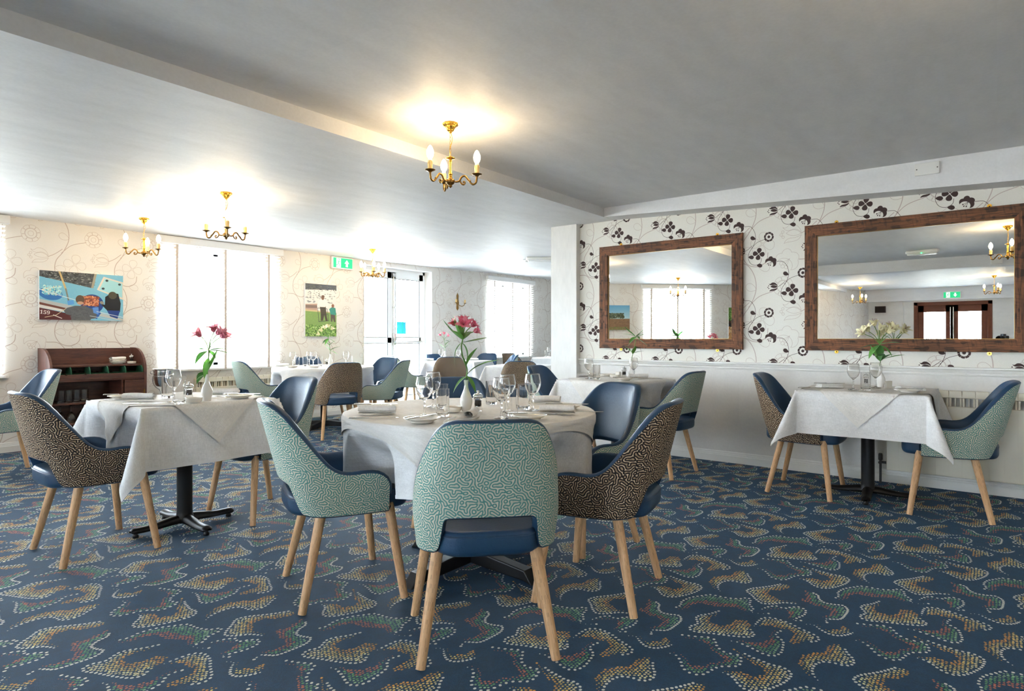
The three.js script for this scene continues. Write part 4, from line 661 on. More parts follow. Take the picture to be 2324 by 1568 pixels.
// ---------------------------------------------------------------- pictures
function picture(pos, turn, w, h, tex, label) { const t = thing('canvas_picture', label, 'picture', pos, turn); part('canvas_edge', rbox(w, h, 0.03, 0.003).translate(0, 0, 0.016), mat(0xe8e6e2, 0.8), t); part('print', new THREE.PlaneGeometry(w, h).translate(0, 0, 0.0318), mat(0xffffff, 0.6, { map: tex }), t); }
const poly = (g, c, P) => { g.fillStyle = c; g.beginPath(); P.forEach((p, i) => (i ? g.lineTo(p[0], p[1]) : g.moveTo(p[0], p[1]))); g.closePath(); g.fill(); };
const blob = (g, c, x, y, rx, ry, r = 0) => { g.fillStyle = c; g.beginPath(); g.ellipse(x, y, rx, ry, r, 0, 2 * PI); g.fill(); };
const seg = (g, c, w, P) => { g.strokeStyle = c; g.lineWidth = w; g.lineCap = 'round'; g.beginPath(); P.forEach((p, i) => (i ? g.lineTo(p[0], p[1]) : g.moveTo(p[0], p[1]))); g.stroke(); };
const boatTex = canvasTex(960, 620, (g, W, H) => {                       // deckhands with a tub of crabs on a pale blue boat, seen from above
  const R = rng(5); g.fillStyle = '#7dbfd8'; g.fillRect(0, 0, W, H);
  for (let i = 0; i < 900; i++) { g.fillStyle = `rgba(${150 + R() * 60 | 0},${200 + R() * 30 | 0},${220 + R() * 20 | 0},0.25)`; g.fillRect(R() * W, R() * H, 20 * R(), 8 * R()); }
  poly(g, '#4a4f52', [[0, 0], [640, 0], [575, 190], [0, 75]]); for (let i = 0; i < 260; i++) { g.fillStyle = ['#23272a', '#6a6f70', '#989a94', '#15181a'][R() * 4 | 0]; const x = R() * 600; g.fillRect(x, R() * (70 + x * 0.2), 6 + 26 * R(), 3 + 8 * R()); }
  poly(g, '#a09a88', [[640, 0], [600, 190], [572, 190], [610, 0]]);
  poly(g, '#e4d8cc', [[640, 210], [720, 30], [960, 90], [960, 330]]); poly(g, '#a6dbe2', [[668, 205], [735, 52], [950, 108], [950, 300]]); for (const [x, y] of [[760, 80], [915, 122], [715, 190]]) { blob(g, '#31414a', x, y, 18, 14); }
  blob(g, '#2a6fb4', 120, 290, 130, 80, 0.15); for (let i = 0; i < 150; i++) blob(g, ['#9fe0ea', '#c9f0ee', '#5fb8d0', '#e8e0c8'][R() * 4 | 0], 40 + R() * 190, 190 + R() * 110, 6 + 14 * R(), 4 + 8 * R(), R() * 3);
  seg(g, '#cdb27c', 22, [[215, 0], [290, 240]]); seg(g, '#7d7f78', 18, [[285, 220], [320, 390]]);
  seg(g, '#e8eef0', 8, [[0, 240], [330, 340], [430, 370]]);
  poly(g, '#bfc3c2', [[0, 360], [300, 420], [960, 590], [960, 620], [0, 430]]); poly(g, '#6e3d32', [[0, 400], [300, 470], [300, 500], [0, 440]]); poly(g, '#e6e4de', [[0, 430], [340, 505], [340, 530], [0, 470]]); poly(g, '#571f22', [[0, 470], [420, 560], [420, 620], [0, 620]]);
  g.fillStyle = '#f2efe8'; g.font = 'bold 66px serif'; g.save(); g.translate(2, 545); g.rotate(0.1); g.fillText('159', 0, 0); g.restore();
  seg(g, '#d9c9a8', 8, [[60, 590], [180, 560], [290, 470]]); seg(g, '#f0ece2', 10, [[150, 560], [240, 600]]);
  blob(g, '#173f86', 585, 400, 135, 125); blob(g, '#8a4a34', 560, 360, 108, 70); for (let i = 0; i < 240; i++) blob(g, ['#c9744c', '#a5553a', '#e2a07a', '#7c3a2a', '#d98e63'][R() * 5 | 0], 470 + R() * 190, 305 + R() * 120, 5 + 14 * R(), 4 + 8 * R(), R() * 3);
  poly(g, '#2b5fb0', [[545, 470], [640, 430], [690, 520], [640, 600], [560, 560]]);
  poly(g, '#5c6064', [[262, 500], [300, 462], [390, 432], [500, 430], [580, 466], [640, 540], [628, 590], [575, 600], [560, 620], [345, 620], [340, 560], [285, 545]]); for (let i = 0; i < 60; i++) seg(g, i % 2 ? '#53575b' : '#666a6e', 5, [[330 + R() * 230, 450 + R() * 150], [330 + R() * 230, 470 + R() * 150]]); blob(g, '#5a4636', 445, 350, 50, 58); blob(g, '#c69a7c', 448, 395, 36, 22); poly(g, '#5aa0e0', [[300, 370], [370, 360], [380, 410], [310, 430]]); poly(g, '#5f93d8', [[590, 450], [660, 440], [660, 540], [600, 520]]);
  poly(g, '#14161c', [[740, 300], [820, 240], [900, 250], [930, 380], [920, 500], [780, 500], [690, 400], [735, 405]]); blob(g, '#4b4636', 830, 275, 52, 50); blob(g, '#9a938a', 700, 380, 26, 20, 0.4); poly(g, '#1c3e86', [[760, 480], [920, 480], [890, 590], [800, 560]]);
  seg(g, '#e2e6e8', 7, [[640, 500], [960, 570]]); seg(g, '#c9cfd2', 8, [[560, 560], [880, 620]]);
});
const farmTex = canvasTex(620, 920, (g, W, H) => {                       // two planters on a field above a bay full of moored boats
  const R = rng(6); g.fillStyle = '#e9e6e2'; g.fillRect(0, 0, W, H); poly(g, '#4f545c', [[0, 0], [W, 0], [W, 80], [0, 110]]); for (let i = 0; i < 240; i++) blob(g, ['#3d4650', '#6a6f6c', '#565d58'][R() * 3 | 0], R() * W, 20 + R() * 80, 20 * R(), 8 * R());
  for (let i = 0; i < 70; i++) { const x = R() * W, y = 95 + R() * 250, s = 8 + (y / 20); blob(g, ['#8a8f94', '#6d747a', '#b0b2b2', '#57616a'][R() * 4 | 0], x, y, s, s * 0.3); seg(g, '#a8a8a6', 1.5, [[x, y], [x, y - s * 1.6]]); }
  poly(g, '#b99a8a', [[0, 350], [230, 335], [230, 470], [0, 460]]); for (let i = 0; i < 9; i++) poly(g, '#4e4748', [[10 + i * 25, 375], [25 + i * 25, 373], [25 + i * 25, 425], [10 + i * 25, 427]]); poly(g, '#e9e0d8', [[0, 345], [260, 330], [260, 345], [0, 362]]);
  poly(g, '#c9b78a', [[0, 450], [W, 490], [W, 520], [0, 490]]); poly(g, '#7f9d58', [[0, 480], [W, 505], [W, H], [0, H]]); for (let i = 0; i < 500; i++) { g.fillStyle = ['#8fae63', '#6f8f4a', '#9dba74'][R() * 3 | 0]; g.fillRect(R() * W, 500 + R() * 220, 20 * R(), 2); }
  for (let i = 0; i < 900; i++) { const x = R() * W, y = 720 + R() * 200; blob(g, ['#4f7a2c', '#8db456', '#b9d287', '#36591f'][R() * 4 | 0], x, y, 5 + 12 * R(), 4 + 6 * R(), R() * 3); }
  poly(g, '#4c4636', [[280, 390], [400, 390], [420, 560], [440, 640], [400, 650], [370, 540], [345, 640], [300, 645], [300, 520]]); poly(g, '#edeae8', [[255, 290], [300, 250], [380, 250], [440, 320], [455, 400], [420, 410], [395, 340], [390, 400], [285, 400], [270, 360], [240, 400], [225, 385]]); blob(g, '#7a5a48', 340, 235, 30, 40); blob(g, '#6d5346', 345, 212, 32, 22);
  seg(g, '#2f333c', 8, [[240, 420], [262, 660], [460, 640], [430, 430], [240, 420]]); seg(g, '#2f333c', 6, [[300, 540], [450, 530]]);
  poly(g, '#3f8f80', [[470, 430], [530, 390], [600, 410], [612, 520], [590, 540], [500, 530]]); poly(g, '#5d5048', [[500, 525], [590, 535], [600, 660], [570, 660], [545, 590], [530, 660], [505, 650]]); blob(g, '#8a5e48', 545, 372, 28, 34);
});
const fieldTex = canvasTex(640, 460, (g, W, H) => { const R = rng(8); const s = g.createLinearGradient(0, 0, 0, 260); s.addColorStop(0, '#5f9ec4'); s.addColorStop(1, '#b9dbe2'); g.fillStyle = s; g.fillRect(0, 0, W, 260); g.fillStyle = '#8a6a4c'; g.fillRect(0, 250, W, 210); for (let i = 0; i < 260; i++) blob(g, ['#54604a', '#6a7458', '#404b38'][R() * 3 | 0], 120 + R() * 340, 150 + R() * 90, 8 + 14 * R(), 6 + 10 * R()); for (let i = 0; i < 300; i++) seg(g, ['#9c7a58', '#74573e'][R() * 2 | 0], 3, [[R() * W, 270 + R() * 130], [R() * W, 270 + R() * 130]].map((p, k, a) => (k ? [a[0][0] + 30, a[0][1] + 6] : p))); for (let i = 0; i < 260; i++) blob(g, ['#4f8a34', '#7fae4c'][R() * 2 | 0], R() * W, 405 + R() * 55, 10 * R(), 6 * R()); blob(g, '#e8e8e4', 520, 310, 40, 10); });
const potatoTex = canvasTex(460, 680, (g, W, H) => { const R = rng(9); g.fillStyle = '#5d8a3c'; g.fillRect(0, 0, W, 240); for (let i = 0; i < 700; i++) blob(g, ['#4a7a2c', '#76a648', '#35601f', '#8db45c'][R() * 4 | 0], R() * W, 60 + R() * 220, 4 + 12 * R(), 3 + 8 * R(), R() * 3); poly(g, '#3a3c40', [[250, 20], [300, 20], [310, 140], [260, 150]]); g.fillStyle = '#4a3626'; g.fillRect(0, 270, W, 60); poly(g, '#1e1f22', [[0, 320], [W, 320], [W, 400], [0, 380]]); g.fillStyle = '#6b4c34'; g.fillRect(0, 390, W, 290); for (let i = 0; i < 190; i++) blob(g, ['#d8a874', '#c08c58', '#e4bd8e', '#a87444'][R() * 4 | 0], R() * W, 400 + R() * 270, 18 + 20 * R(), 12 + 12 * R(), R() * 3); });
picture([2.33, 1.552, ZW], 0, 0.757, 0.497, boatTex, 'wide canvas photo of deckhands sorting crabs on a blue boat');
picture([5.245, 1.513, ZW], 0, 0.515, 0.742, farmTex, 'tall canvas photo of two planters on a field above a bay');
{
  const u = [0.7015, -0.7126];                                           // direction of the slanting wall
  picture([-0.93 + 0.0, 1.57, -6.605], wallAngle.rotation.y, 0.7, 0.54, fieldTex, 'canvas photo of a ploughed field under blue sky, seen in the mirror');
  picture([-2.93, 1.43, -4.573], wallAngle.rotation.y, 0.46, 0.75, potatoTex, 'tall canvas photo of harvested potatoes, seen in the mirror');
}

// ---------------------------------------------------------------- exit signs
const signTex = (left) => canvasTex(512, 200, (g, W, H) => {
  g.fillStyle = '#1fb877'; g.fillRect(0, 0, W, H); const man = (ox, k) => {
    g.save(); g.translate(ox, 0); g.fillStyle = '#fff'; g.fillRect(10, 8, 120, 184); g.fillStyle = '#1fb877'; blob(g, '#1fb877', 84, 38, 14, 14);
    seg(g, '#1fb877', 17, [[76, 66], [62, 108]]); seg(g, '#1fb877', 11, [[78, 66], [106, 84], [122, 70]]); seg(g, '#1fb877', 11, [[72, 66], [44, 74], [36, 98]]); seg(g, '#1fb877', 14, [[64, 108], [94, 130], [90, 172]]); seg(g, '#1fb877', 14, [[60, 108], [44, 142], [12, 148]]); g.restore(); };
  g.save(); if (left) { g.translate(W, 0); g.scale(-1, 1); } man(70, 1); g.fillStyle = '#fff'; const x = 360; poly(g, '#fff', left ? [[x, 170], [x - 62, 96], [x - 26, 96], [x - 26, 30], [x + 26, 30], [x + 26, 96], [x + 62, 96]] : [[x, 30], [x - 62, 104], [x - 24, 104], [x - 30, 172], [x + 30, 172], [x + 24, 104], [x + 62, 104]]); g.restore();
});
function exitSign(pos, turn, tex, label) {
  const t = thing('exit_sign', label, 'sign', pos, turn); part('sign_housing', rbox(0.37, 0.175, 0.045, 0.008).translate(0, 0, 0.03), M.plastic, t);
  part('sign_face', new THREE.PlaneGeometry(0.335, 0.142).translate(0, 0, 0.0532), new THREE.MeshStandardMaterial({ map: tex, emissive: 0xffffff, emissiveMap: tex, emissiveIntensity: 0.55, roughness: 0.4 }), t);
}
exitSign([5.6, 2.217, ZW + 0.002], 0, signTex(false), 'green and white running-man exit sign with an upward arrow');
exitSign([-7.62, 2.19, -0.87], PI / 2, signTex(true), 'green exit sign with a downward arrow over the brown doors');

// ---------------------------------------------------------------- ceiling and wall fittings
{
  const p = thing('blanking_plate', 'small white screwed cover plate on the beam above the mirrors', 'cover plate', [5.36, 2.336, -0.395], -PI / 2);
  part('plate', rbox(0.15, 0.086, 0.016, 0.004).translate(0, 0, 0.008), M.plastic, p); for (const s of [-1, 1]) part('screw', new THREE.CylinderGeometry(0.004, 0.004, 0.002, 12).rotateX(PI / 2).translate(s * 0.062, 0, 0.017), mat(0x5a5854, 0.4, { metalness: 0.7 }), p);
  const d = thing('smoke_detector', 'small round white smoke detector on the far ceiling', 'detector', [...[7.55], lowAt(7.55), -4.9]); { const [x, z] = seen(1194, 9.6); d.position.set(x, lowAt(x), z); }
  part('base', lathe([[0.0005, -0.014], [0.05, -0.014], [0.052, 0], [0.0005, 0]], 32), M.plastic, d); part('sensor', lathe([[0.0005, -0.045], [0.028, -0.045], [0.034, -0.036], [0.034, -0.03], [0.042, -0.026], [0.042, -0.014]], 32), M.plastic, d);
  const [lx, lz] = seen(1240, 9.3), f = thing('emergency_light', 'long white emergency light on the ceiling beside the pillar', 'light fitting', [lx, lowAt(lx), lz], head(0.7, 0.7) + PI / 2); part('body', rbox(0.62, 0.05, 0.09, 0.02).translate(0, -0.025, 0), M.plastic, f); part('diffuser', rbox(0.56, 0.03, 0.07, 0.014).translate(0, -0.058, 0), phys(0xffffff, 0.3, { transmission: 0.4 }), f);
  const e = thing('emergency_light', 'white emergency light with a green indicator, seen in the large mirror', 'light fitting', [0.35, UP, -0.85], 0.2 + PI / 2); part('body', rbox(0.42, 0.05, 0.09, 0.02).translate(0, -0.025, 0), M.plastic, e); part('diffuser', rbox(0.38, 0.03, 0.07, 0.014).translate(0, -0.058, 0), phys(0xffffff, 0.3, { transmission: 0.4 }), e); part('indicator_light', new THREE.SphereGeometry(0.006, 10, 8).translate(0, -0.05, 0.05), new THREE.MeshStandardMaterial({ color: 0x30ff90, emissive: 0x20ff80, emissiveIntensity: 4 }), e);
  const j = thing('junction_box', 'white junction box with trunking on the deep ceiling beam', 'junction box', [-0.85, 2.29, 0.1], PI / 2); part('box', rbox(0.14, 0.09, 0.05, 0.006).translate(0.1, 0, 0.025), M.plastic, j); part('trunking', rbox(1.4, 0.025, 0.02, 0.003).translate(-0.62, 0.07, 0.01), M.plastic, j);
  const s = thing('wall_speaker', 'small dark brown speaker box on the white end wall', 'speaker', [-7.8, 1.88, -2.42], PI / 2); part('case', rbox(0.24, 0.17, 0.1, 0.006).translate(0, 0, 0.05), mat(0x3d2a22, 0.6), s); part('grille', rbox(0.21, 0.14, 0.01, 0.003).translate(0, 0, 0.101), mat(0x241a17, 0.9), s);
  const a = thing('fire_alarm_point', 'small red fire alarm call point beside the brown doors', 'alarm', [-7.8, 1.32, -1.9], PI / 2); part('case', rbox(0.095, 0.095, 0.04, 0.006).translate(0, 0, 0.02), mat(0xc8281e, 0.4), a); part('glass_panel', rbox(0.06, 0.04, 0.004, 0.001).translate(0, 0, 0.042), M.white, a); part('conduit', rod([0, 0.05, 0.012], [0, 0.76, 0.012], 0.009, 0.009, 10), M.plastic, a);
}

// ---------------------------------------------------------------- radiators
function radiator(n, pos, turn, h, label, w = 0.0775) {
  const t = thing('column_radiator', label, 'radiator', pos, turn), face = extr([[-w / 2 + 0.0015, 0], [w / 2 - 0.0015, 0], [w / 2 - 0.0015, h - 0.115], [-w / 2 + 0.0015, h - 0.115]], 0.014, 0.004).translate(0, 0, 0.05);
  const cap = merged([extr([[-w / 2 + 0.002, h - 0.045], [w / 2 - 0.002, h - 0.045], [w / 2 - 0.006, h], [-w / 2 + 0.006, h]], 0.03, 0.004).translate(0, 0, 0.03), box(0.012, 0.11, 0.05).translate(-w / 2 + 0.008, h - 0.07, 0.03), box(0.012, 0.11, 0.05).translate(w / 2 - 0.008, h - 0.07, 0.03), rbox(w - 0.006, 0.02, 0.07, 0.006).translate(0, h - 0.01, 0.02)]);
  for (let i = 0; i < n; i++) { const s = part('section', merged([face, cap]), M.cream, t, [(i + 0.5) * w, 0, 0]); part('fin', box(0.006, 0.07, 0.03).translate(0, h - 0.082, 0.035), M.cream, s); }
  part('back_body', box(n * w, h - 0.12, 0.03).translate(n * w / 2, (h - 0.12) / 2, 0.01), M.cream, t);
  return t;
}
{
  const r = radiator(17, [5.535, 0.115, -0.66], -PI / 2, 0.615, 'cream sectional radiator below the mirror reflecting the brown doors');
  part('valve', merged([rod([-0.045, -0.115, 0.035], [-0.045, 0.07, 0.035], 0.0085, 0.0085, 12), rod([-0.05, 0.045, 0.035], [0.005, 0.045, 0.035], 0.01, 0.01, 12), lathe([[0.0005, 0.06], [0.013, 0.06], [0.015, 0.065], [0.015, 0.1], [0.012, 0.112], [0.0005, 0.113]], 18).translate(-0.045, 0, 0.035), rod([-0.045, 0.045, 0.035], [-0.045, 0.045, 0.065], 0.012, 0.012, 10)]), M.satin, r);
  radiator(17, [3.48, 0.09, ZW + 0.02], 0, 0.545, 'cream sectional radiator under the window beside the sideboard');
}

// ---------------------------------------------------------------- waiter's sideboard
{
  const X0 = 1.94, W = 0.86, D = 0.38, H = 1.012, t = thing('sideboard', 'dark mahogany waiter station with rounded open top and cutlery trays', 'sideboard', [X0, 0, ZW + 0.03]);
  const side = []; side.push([0, 0], [D, 0], [D, 0.78]); for (let i = 0; i <= 14; i++) { const a = i / 14 * PI / 2; side.push([0.1 + (D - 0.1) * Math.cos(a), 0.78 + (H - 0.78) * Math.sin(a)]); } side.push([0, H]);
  const sideG = extr(side, 0.02, 0.002); uvXZ(sideG, (x, y) => y * 1.2, (x, y, z) => x * 2); 
  for (const x of [0.02, W]) part('side_panel', sideG.clone().rotateY(-PI / 2).translate(x, 0, 0), M.mahogany, t);
  const board = (w, h, d, x, y, z, m = M.mahogany, nm = 'shelf') => part(nm, boxUV(rbox(w, h, d, 0.002), 1.3).translate(x, y, z), m, t);
  board(W - 0.04, H - 0.03, 0.012, W / 2, H / 2 + 0.012, 0.012, M.mahogany, 'back_panel');
  board(W - 0.04, 0.018, 0.3, W / 2, 0.832, 0.165, M.mahogany, 'shelf');
  board(W - 0.04, 0.02, D - 0.02, W / 2, 0.69, D / 2, M.mahogany, 'shelf');
  board(W - 0.04, 0.055, 0.018, W / 2, 0.725, D - 0.014, M.mahogany, 'tray_front');
  board(W - 0.04, 0.016, D - 0.03, W / 2, 0.462, D / 2 - 0.005, M.mahogany, 'shelf'); board(W - 0.04, 0.016, D - 0.03, W / 2, 0.262, D / 2 - 0.005, M.mahogany, 'shelf'); board(W - 0.04, 0.06, D - 0.02, W / 2, 0.03, D / 2, M.mahogany, 'plinth');
  board(0.018, 0.66, D - 0.03, 0.635, 0.37, D / 2 - 0.005, M.mahogany, 'divider');
  const door = board(0.19, 0.6, 0.016, 0.742, 0.375, D - 0.004, M.mahogany, 'door'); part('hinge', rbox(0.008, 0.045, 0.012, 0.002).translate(0.835, 0.55, D + 0.004), M.brass, door); part('knob', lathe([[0.0005, 0.022], [0.01, 0.02], [0.011, 0.014], [0.005, 0.008], [0.006, 0]], 16).rotateX(PI / 2).translate(0.665, 0.4, D + 0.004), M.brass, door);
  const trayW = (W - 0.05) / 5, scoop = gridGeo(6, 14, (u, v) => { const a = v * PI; return [0.004 + u * (trayW - 0.012), 0.762 - 0.058 * Math.sin(a) * 0.95, D - 0.03 - 0.16 * v]; });
  const cutMat = M.steel; const baize = M.baize.clone(); baize.side = THREE.DoubleSide;
  for (let k = 0; k < 5; k++) {
    const b = part('cutlery_tray', merged([scoop.clone().translate(0.025 + k * trayW, 0, 0)]), baize, t);
    const dv = []; for (let i = 0; i <= 12; i++) { const a = i / 12 * PI; dv.push([0.08 - Math.cos(a) * 0.085, 0.075 * Math.sin(a) + 0.01]); } dv.push([0.165, -0.05], [-0.005, -0.05]);
    part('tray_divider', extr(dv, 0.008, 0.001).rotateY(PI / 2).translate(0.025 + (k + 1) * trayW - 0.01, 0.75, D - 0.025), baize, b);
  }
  const R = rng(17); let n = 0;
  for (let k = 0; k < 34; k++) { const tr = [0, 1, 1, 1, 2, 3][Math.floor(R() * 6)], x = X0 + 0.05 + tr * trayW + R() * (trayW - 0.05); const o = solo(R() > 0.5 ? 'tray_spoon' : 'tray_fork', k % 2 ? spoonGeo() : forkGeo, forkMat, 'steel cutlery piece heaped in a green tray of the sideboard', 'cutlery', [x, 0.722 + 0.04 * R(), ZW + 0.03 + D - 0.12 + 0.05 * R()], PI / 2 + (R() - 0.5) * 0.6, 'cutlery heaped in the sideboard trays'); o.rotation.z = 0.1 + 0.25 * R(); o.rotation.order = 'YXZ'; }
  // wares on the sideboard
  const zf = ZW + 0.03;
  for (let k = 0; k < 2; k++) solo('saucer', plateFull, M.china, 'white plate in the small stack on the sideboard top', 'plate', [X0 + 0.64, 0.8415 + k * 0.0118, zf + 0.22], 0, 'stacked plates on the sideboard');
  napkin(X0 + 0.64, zf + 0.22, 0.4, 'white cloth bundled on the plates on the sideboard', 'roll', 0.875, 3);
  solo('saucer', dishGeo, M.china, 'shallow white dish under the mill on the sideboard', 'dish', [X0 + 0.765, 0.8415, zf + 0.24]);
  mill(X0 + 0.765, zf + 0.24, 'clear pepper mill standing in a dish on the sideboard', 0.847);
  for (let r = 0; r < 2; r++) for (let k = 0; k < 4; k++) tumbler(X0 + 0.11 + k * 0.066 + (r ? 0.03 : 0), zf + 0.3 - r * 0.07, 'clear tumbler stored on the upper shelf of the sideboard', 'tumblers stored in the sideboard', 0.4705);
  const inverted = wineGeo.clone().rotateX(PI).translate(0, 0.178, 0);
  for (const [y, L] of [[0.2705, [[0.2, 0.28], [0.3, 0.24], [0.335, 0.3], [0.4, 0.24], [0.47, 0.28], [0.54, 0.26], [0.12, 0.25]]], [0.0608, [[0.32, 0.3], [0.42, 0.29], [0.25, 0.25]]]]) for (const [x, z] of L) solo('stored_wine_glass', inverted, M.glassThick, y > 0.2 ? 'upturned wine glass on the middle shelf of the sideboard' : 'upturned wine glass on the lowest shelf of the sideboard', 'glass', [X0 + x, y, zf + z], 0, y > 0.2 ? 'upturned glasses on the middle shelf' : 'upturned glasses on the lowest shelf');
  // wine bucket on its stand
  const b = thing('wine_cooler', 'shiny steel wine bucket on a floor stand beside the sideboard', 'bucket', [2.98, 0, -7.22]);
  part('bucket', smoothLathe([[0.0005, 0.585], [0.06, 0.585], [0.075, 0.6], [0.09, 0.66], [0.098, 0.74], [0.1, 0.772], [0.106, 0.776], [0.104, 0.78], [0.097, 0.774], [0.094, 0.74], [0.085, 0.66], [0.0005, 0.6]], 40, 60), M.chrome, b);
  part('handle', merged([1, -1].map((s) => new THREE.TorusGeometry(0.018, 0.0045, 8, 20).translate(s * 0.112, 0.745, 0))), M.chrome, b);
  part('stand', merged([new THREE.TorusGeometry(0.1, 0.005, 8, 40).rotateX(PI / 2).translate(0, 0.7, 0), ...[0, 1, 2].map((k) => tube([[0.1, 0.7, 0], [0.098, 0.62, 0], [0.07, 0.575, 0], [0.03, 0.54, 0], [0.028, 0.3, 0], [0.05, 0.1, 0], [0.13, 0.0, 0]], 0.005, 40, 8).rotateY(k * 2 * PI / 3 + 0.4))]), M.chrome, b);
}
function spoonGeo() { return merged([gridGeo(16, 2, (u, v) => { const x = lerp(-0.09, 0.04, u), w = lerp(0.007, 0.003, u); return [x, 0.003 + 0.006 * Math.sin(u * PI), (v - 0.5) * 2 * w]; }, null, true), gridGeo(10, 8, (u, v) => { const x = lerp(0.038, 0.092, u), w = 0.015 * Math.sqrt(Math.max(0, 1 - (u * 2 - 1) ** 2)); return [x, 0.006 - 0.006 * (1 - (2 * v - 1) ** 2) * Math.sin(u * PI), (v - 0.5) * 2 * w]; }, null, true)]); }

// ---------------------------------------------------------------- tables, chairs and what is laid on them
const P = (...v) => v;
// square table near the sideboard
squareTable(1.68, -3.78, 0.37, 0, ['square pedestal table near the sideboard, black cross base', 'white cloth on the square table near the sideboard', 'white slip cloth across the square table near the sideboard'], 1, [[1.21, -3.77, 1, 0], [2.14, -3.735, -1, 0.02]]);
chair('B', 1.21, -3.77, 1, 0, 'black patterned tub chair at the square table near the sideboard');
chair('T', 2.14, -3.735, -1, 0.02, 'teal patterned tub chair at the square table near the sideboard');
chair('T', 1.42, -6.33, -1, 0.05, 'teal patterned tub chair standing alone in front of the sideboard');
// round table in the middle
roundTable(2.28, -2.05, ['round pedestal table set for five in the middle of the room', 'white cloth hanging from the round table set for five', 'white slip cloth over the round table set for five'], 2, [[1.752, -1.508, 0.696, -0.718], [1.715, -2.325, 0.91, 0.41], [2.41, -1.385, -0.22, -0.975], [2.955, -1.83, -0.95, -0.3], [2.83, -2.66, -0.7, 0.71]], 2.54 + PI / 4, PI / 2 - 0.03);
chair('T', 1.752, -1.508, 0.696, -0.718, 'teal patterned tub chair with its back turned at the round table set for five');
chair('T', 1.715, -2.325, 0.91, 0.41, 'teal patterned tub chair between the round table and the square table near the sideboard');
chair('B', 2.41, -1.385, -0.22, -0.975, 'black patterned tub chair at the round table set for five');
chair('T', 2.955, -1.83, -0.95, -0.3, 'tub chair showing its navy inside, between the round table and the table by the pillar');
chair('T', 2.83, -2.66, -0.7, 0.71, 'navy chair back just showing behind the flower on the round table');
// square table by the pillar
squareTable(4.83, -2.63, 0.36, -0.12, ['square pedestal table under the mirror beside the pillar', 'white cloth on the table under the mirror beside the pillar', 'white slip cloth on the table under the mirror beside the pillar'], 3, [[4.82, -2.2, 0.04, -1], [4.93, -3.24, 0.1, 1]], 0.31);
chair('T', 4.82, -2.2, 0.04, -1, 'teal patterned tub chair at the table beside the pillar, back to the radiator side');
chair('T', 4.93, -3.24, 0.1, 1, 'navy-lined tub chair standing against the pillar end of the mirror wall');
// square table by the radiator
squareTable(4.975, -0.715, 0.375, 0, ['square pedestal table in front of the cream radiator, black cross base', 'white cloth on the table in front of the cream radiator', 'white slip cloth on the table in front of the cream radiator'], 4, [], 0.3, 0.235, 0.1);
chair('B', 4.9, -1.11, 0.02, 1, 'black patterned tub chair at the table in front of the radiator');
chair('T', 4.885, -0.235, -0.05, -1, 'teal patterned tub chair right against the cream radiator');
// round table under the tall farm picture
roundTable(4.68, -6.7, ['round pedestal table below the tall farm picture', 'white cloth hanging from the round table below the farm picture', 'white slip cloth on the round table below the farm picture'], 5, [[4.29, -5.91, 0.26, -0.965], [5.0, -5.97, -0.5, -0.87], [5.48, -6.72, -1, 0.1], [4.04, -7.02, 0.97, 0.1], [4.95, -7.2, -0.05, 1]], 2.3, 0.5);
chair('B', 4.29, -5.91, 0.26, -0.965, 'black patterned tub chair at the round table below the farm picture');
chair('T', 5.0, -5.97, -0.5, -0.87, 'teal patterned tub chair, arm towards the black chair below the farm picture');
chair('T', 5.48, -6.72, -1, 0.1, 'tub chair showing its navy inside between the farm picture table and glazed exit');
chair('T', 4.04, -7.02, 0.97, 0.1, 'teal patterned tub chair under the window, beside the cream wall radiator');
chair('T', 4.95, -7.2, -0.05, 1, 'navy chair back between the round table and the tall farm picture');
// table before the glazed exit
squareTable(7.3, -6.8, 0.4, 0.35, ['square table between the glazed exit and the brass sconce', 'white cloth on the table between exit and sconce', ''], 6, [[6.52, -7.12, 0.95, 0.3], [6.63, -6.38, 0.7, -0.7], [7.84, -6.46, -0.77, -0.63], [8.15, -7.12, -0.95, 0.15], [7.42, -7.22, 0, 1]], 0.3, 0);
chair('T', 6.52, -7.12, 0.95, 0.3, 'teal tub chair in front of the glazed exit door');
chair('B', 6.63, -6.38, 0.7, -0.7, 'black patterned tub chair at the table between exit and sconce');
chair('T', 7.84, -6.46, -0.77, -0.63, 'teal tub chair with bright navy inside, below the brass sconce');
chair('T', 8.15, -7.12, -0.95, 0.15, 'navy-backed chair close to the wall under the brass sconce');
chair('T', 7.42, -7.22, 0, 1, 'navy chair back hidden behind the table between exit and sconce');
// tables beyond the pillar
squareTable(6.62, -5.02, 0.37, 0.3, ['square table half hidden behind the pillar', 'white cloth on the table half hidden behind the pillar', ''], 7, [[5.98, -4.56, 0.8, -0.6]], 0.3, 0);
chair('B', 5.98, -4.56, 0.8, -0.6, 'black patterned tub chair near the pillar, its back to the room');
squareTable(9.9, -6.6, 0.37, 0, ['square table at the far window', 'white cloth on the table at the far window', ''], 8, [[9.1, -6.95, 0.98, 0.1], [10.55, -6.75, -1, 0]], 0.3, 0);
chair('B', 9.1, -6.95, 0.98, 0.1, 'black patterned tub chair seen edge-on at the far window');
chair('T', 10.55, -6.75, -1, 0, 'teal tub chair at the far end, cut off by the pillar');

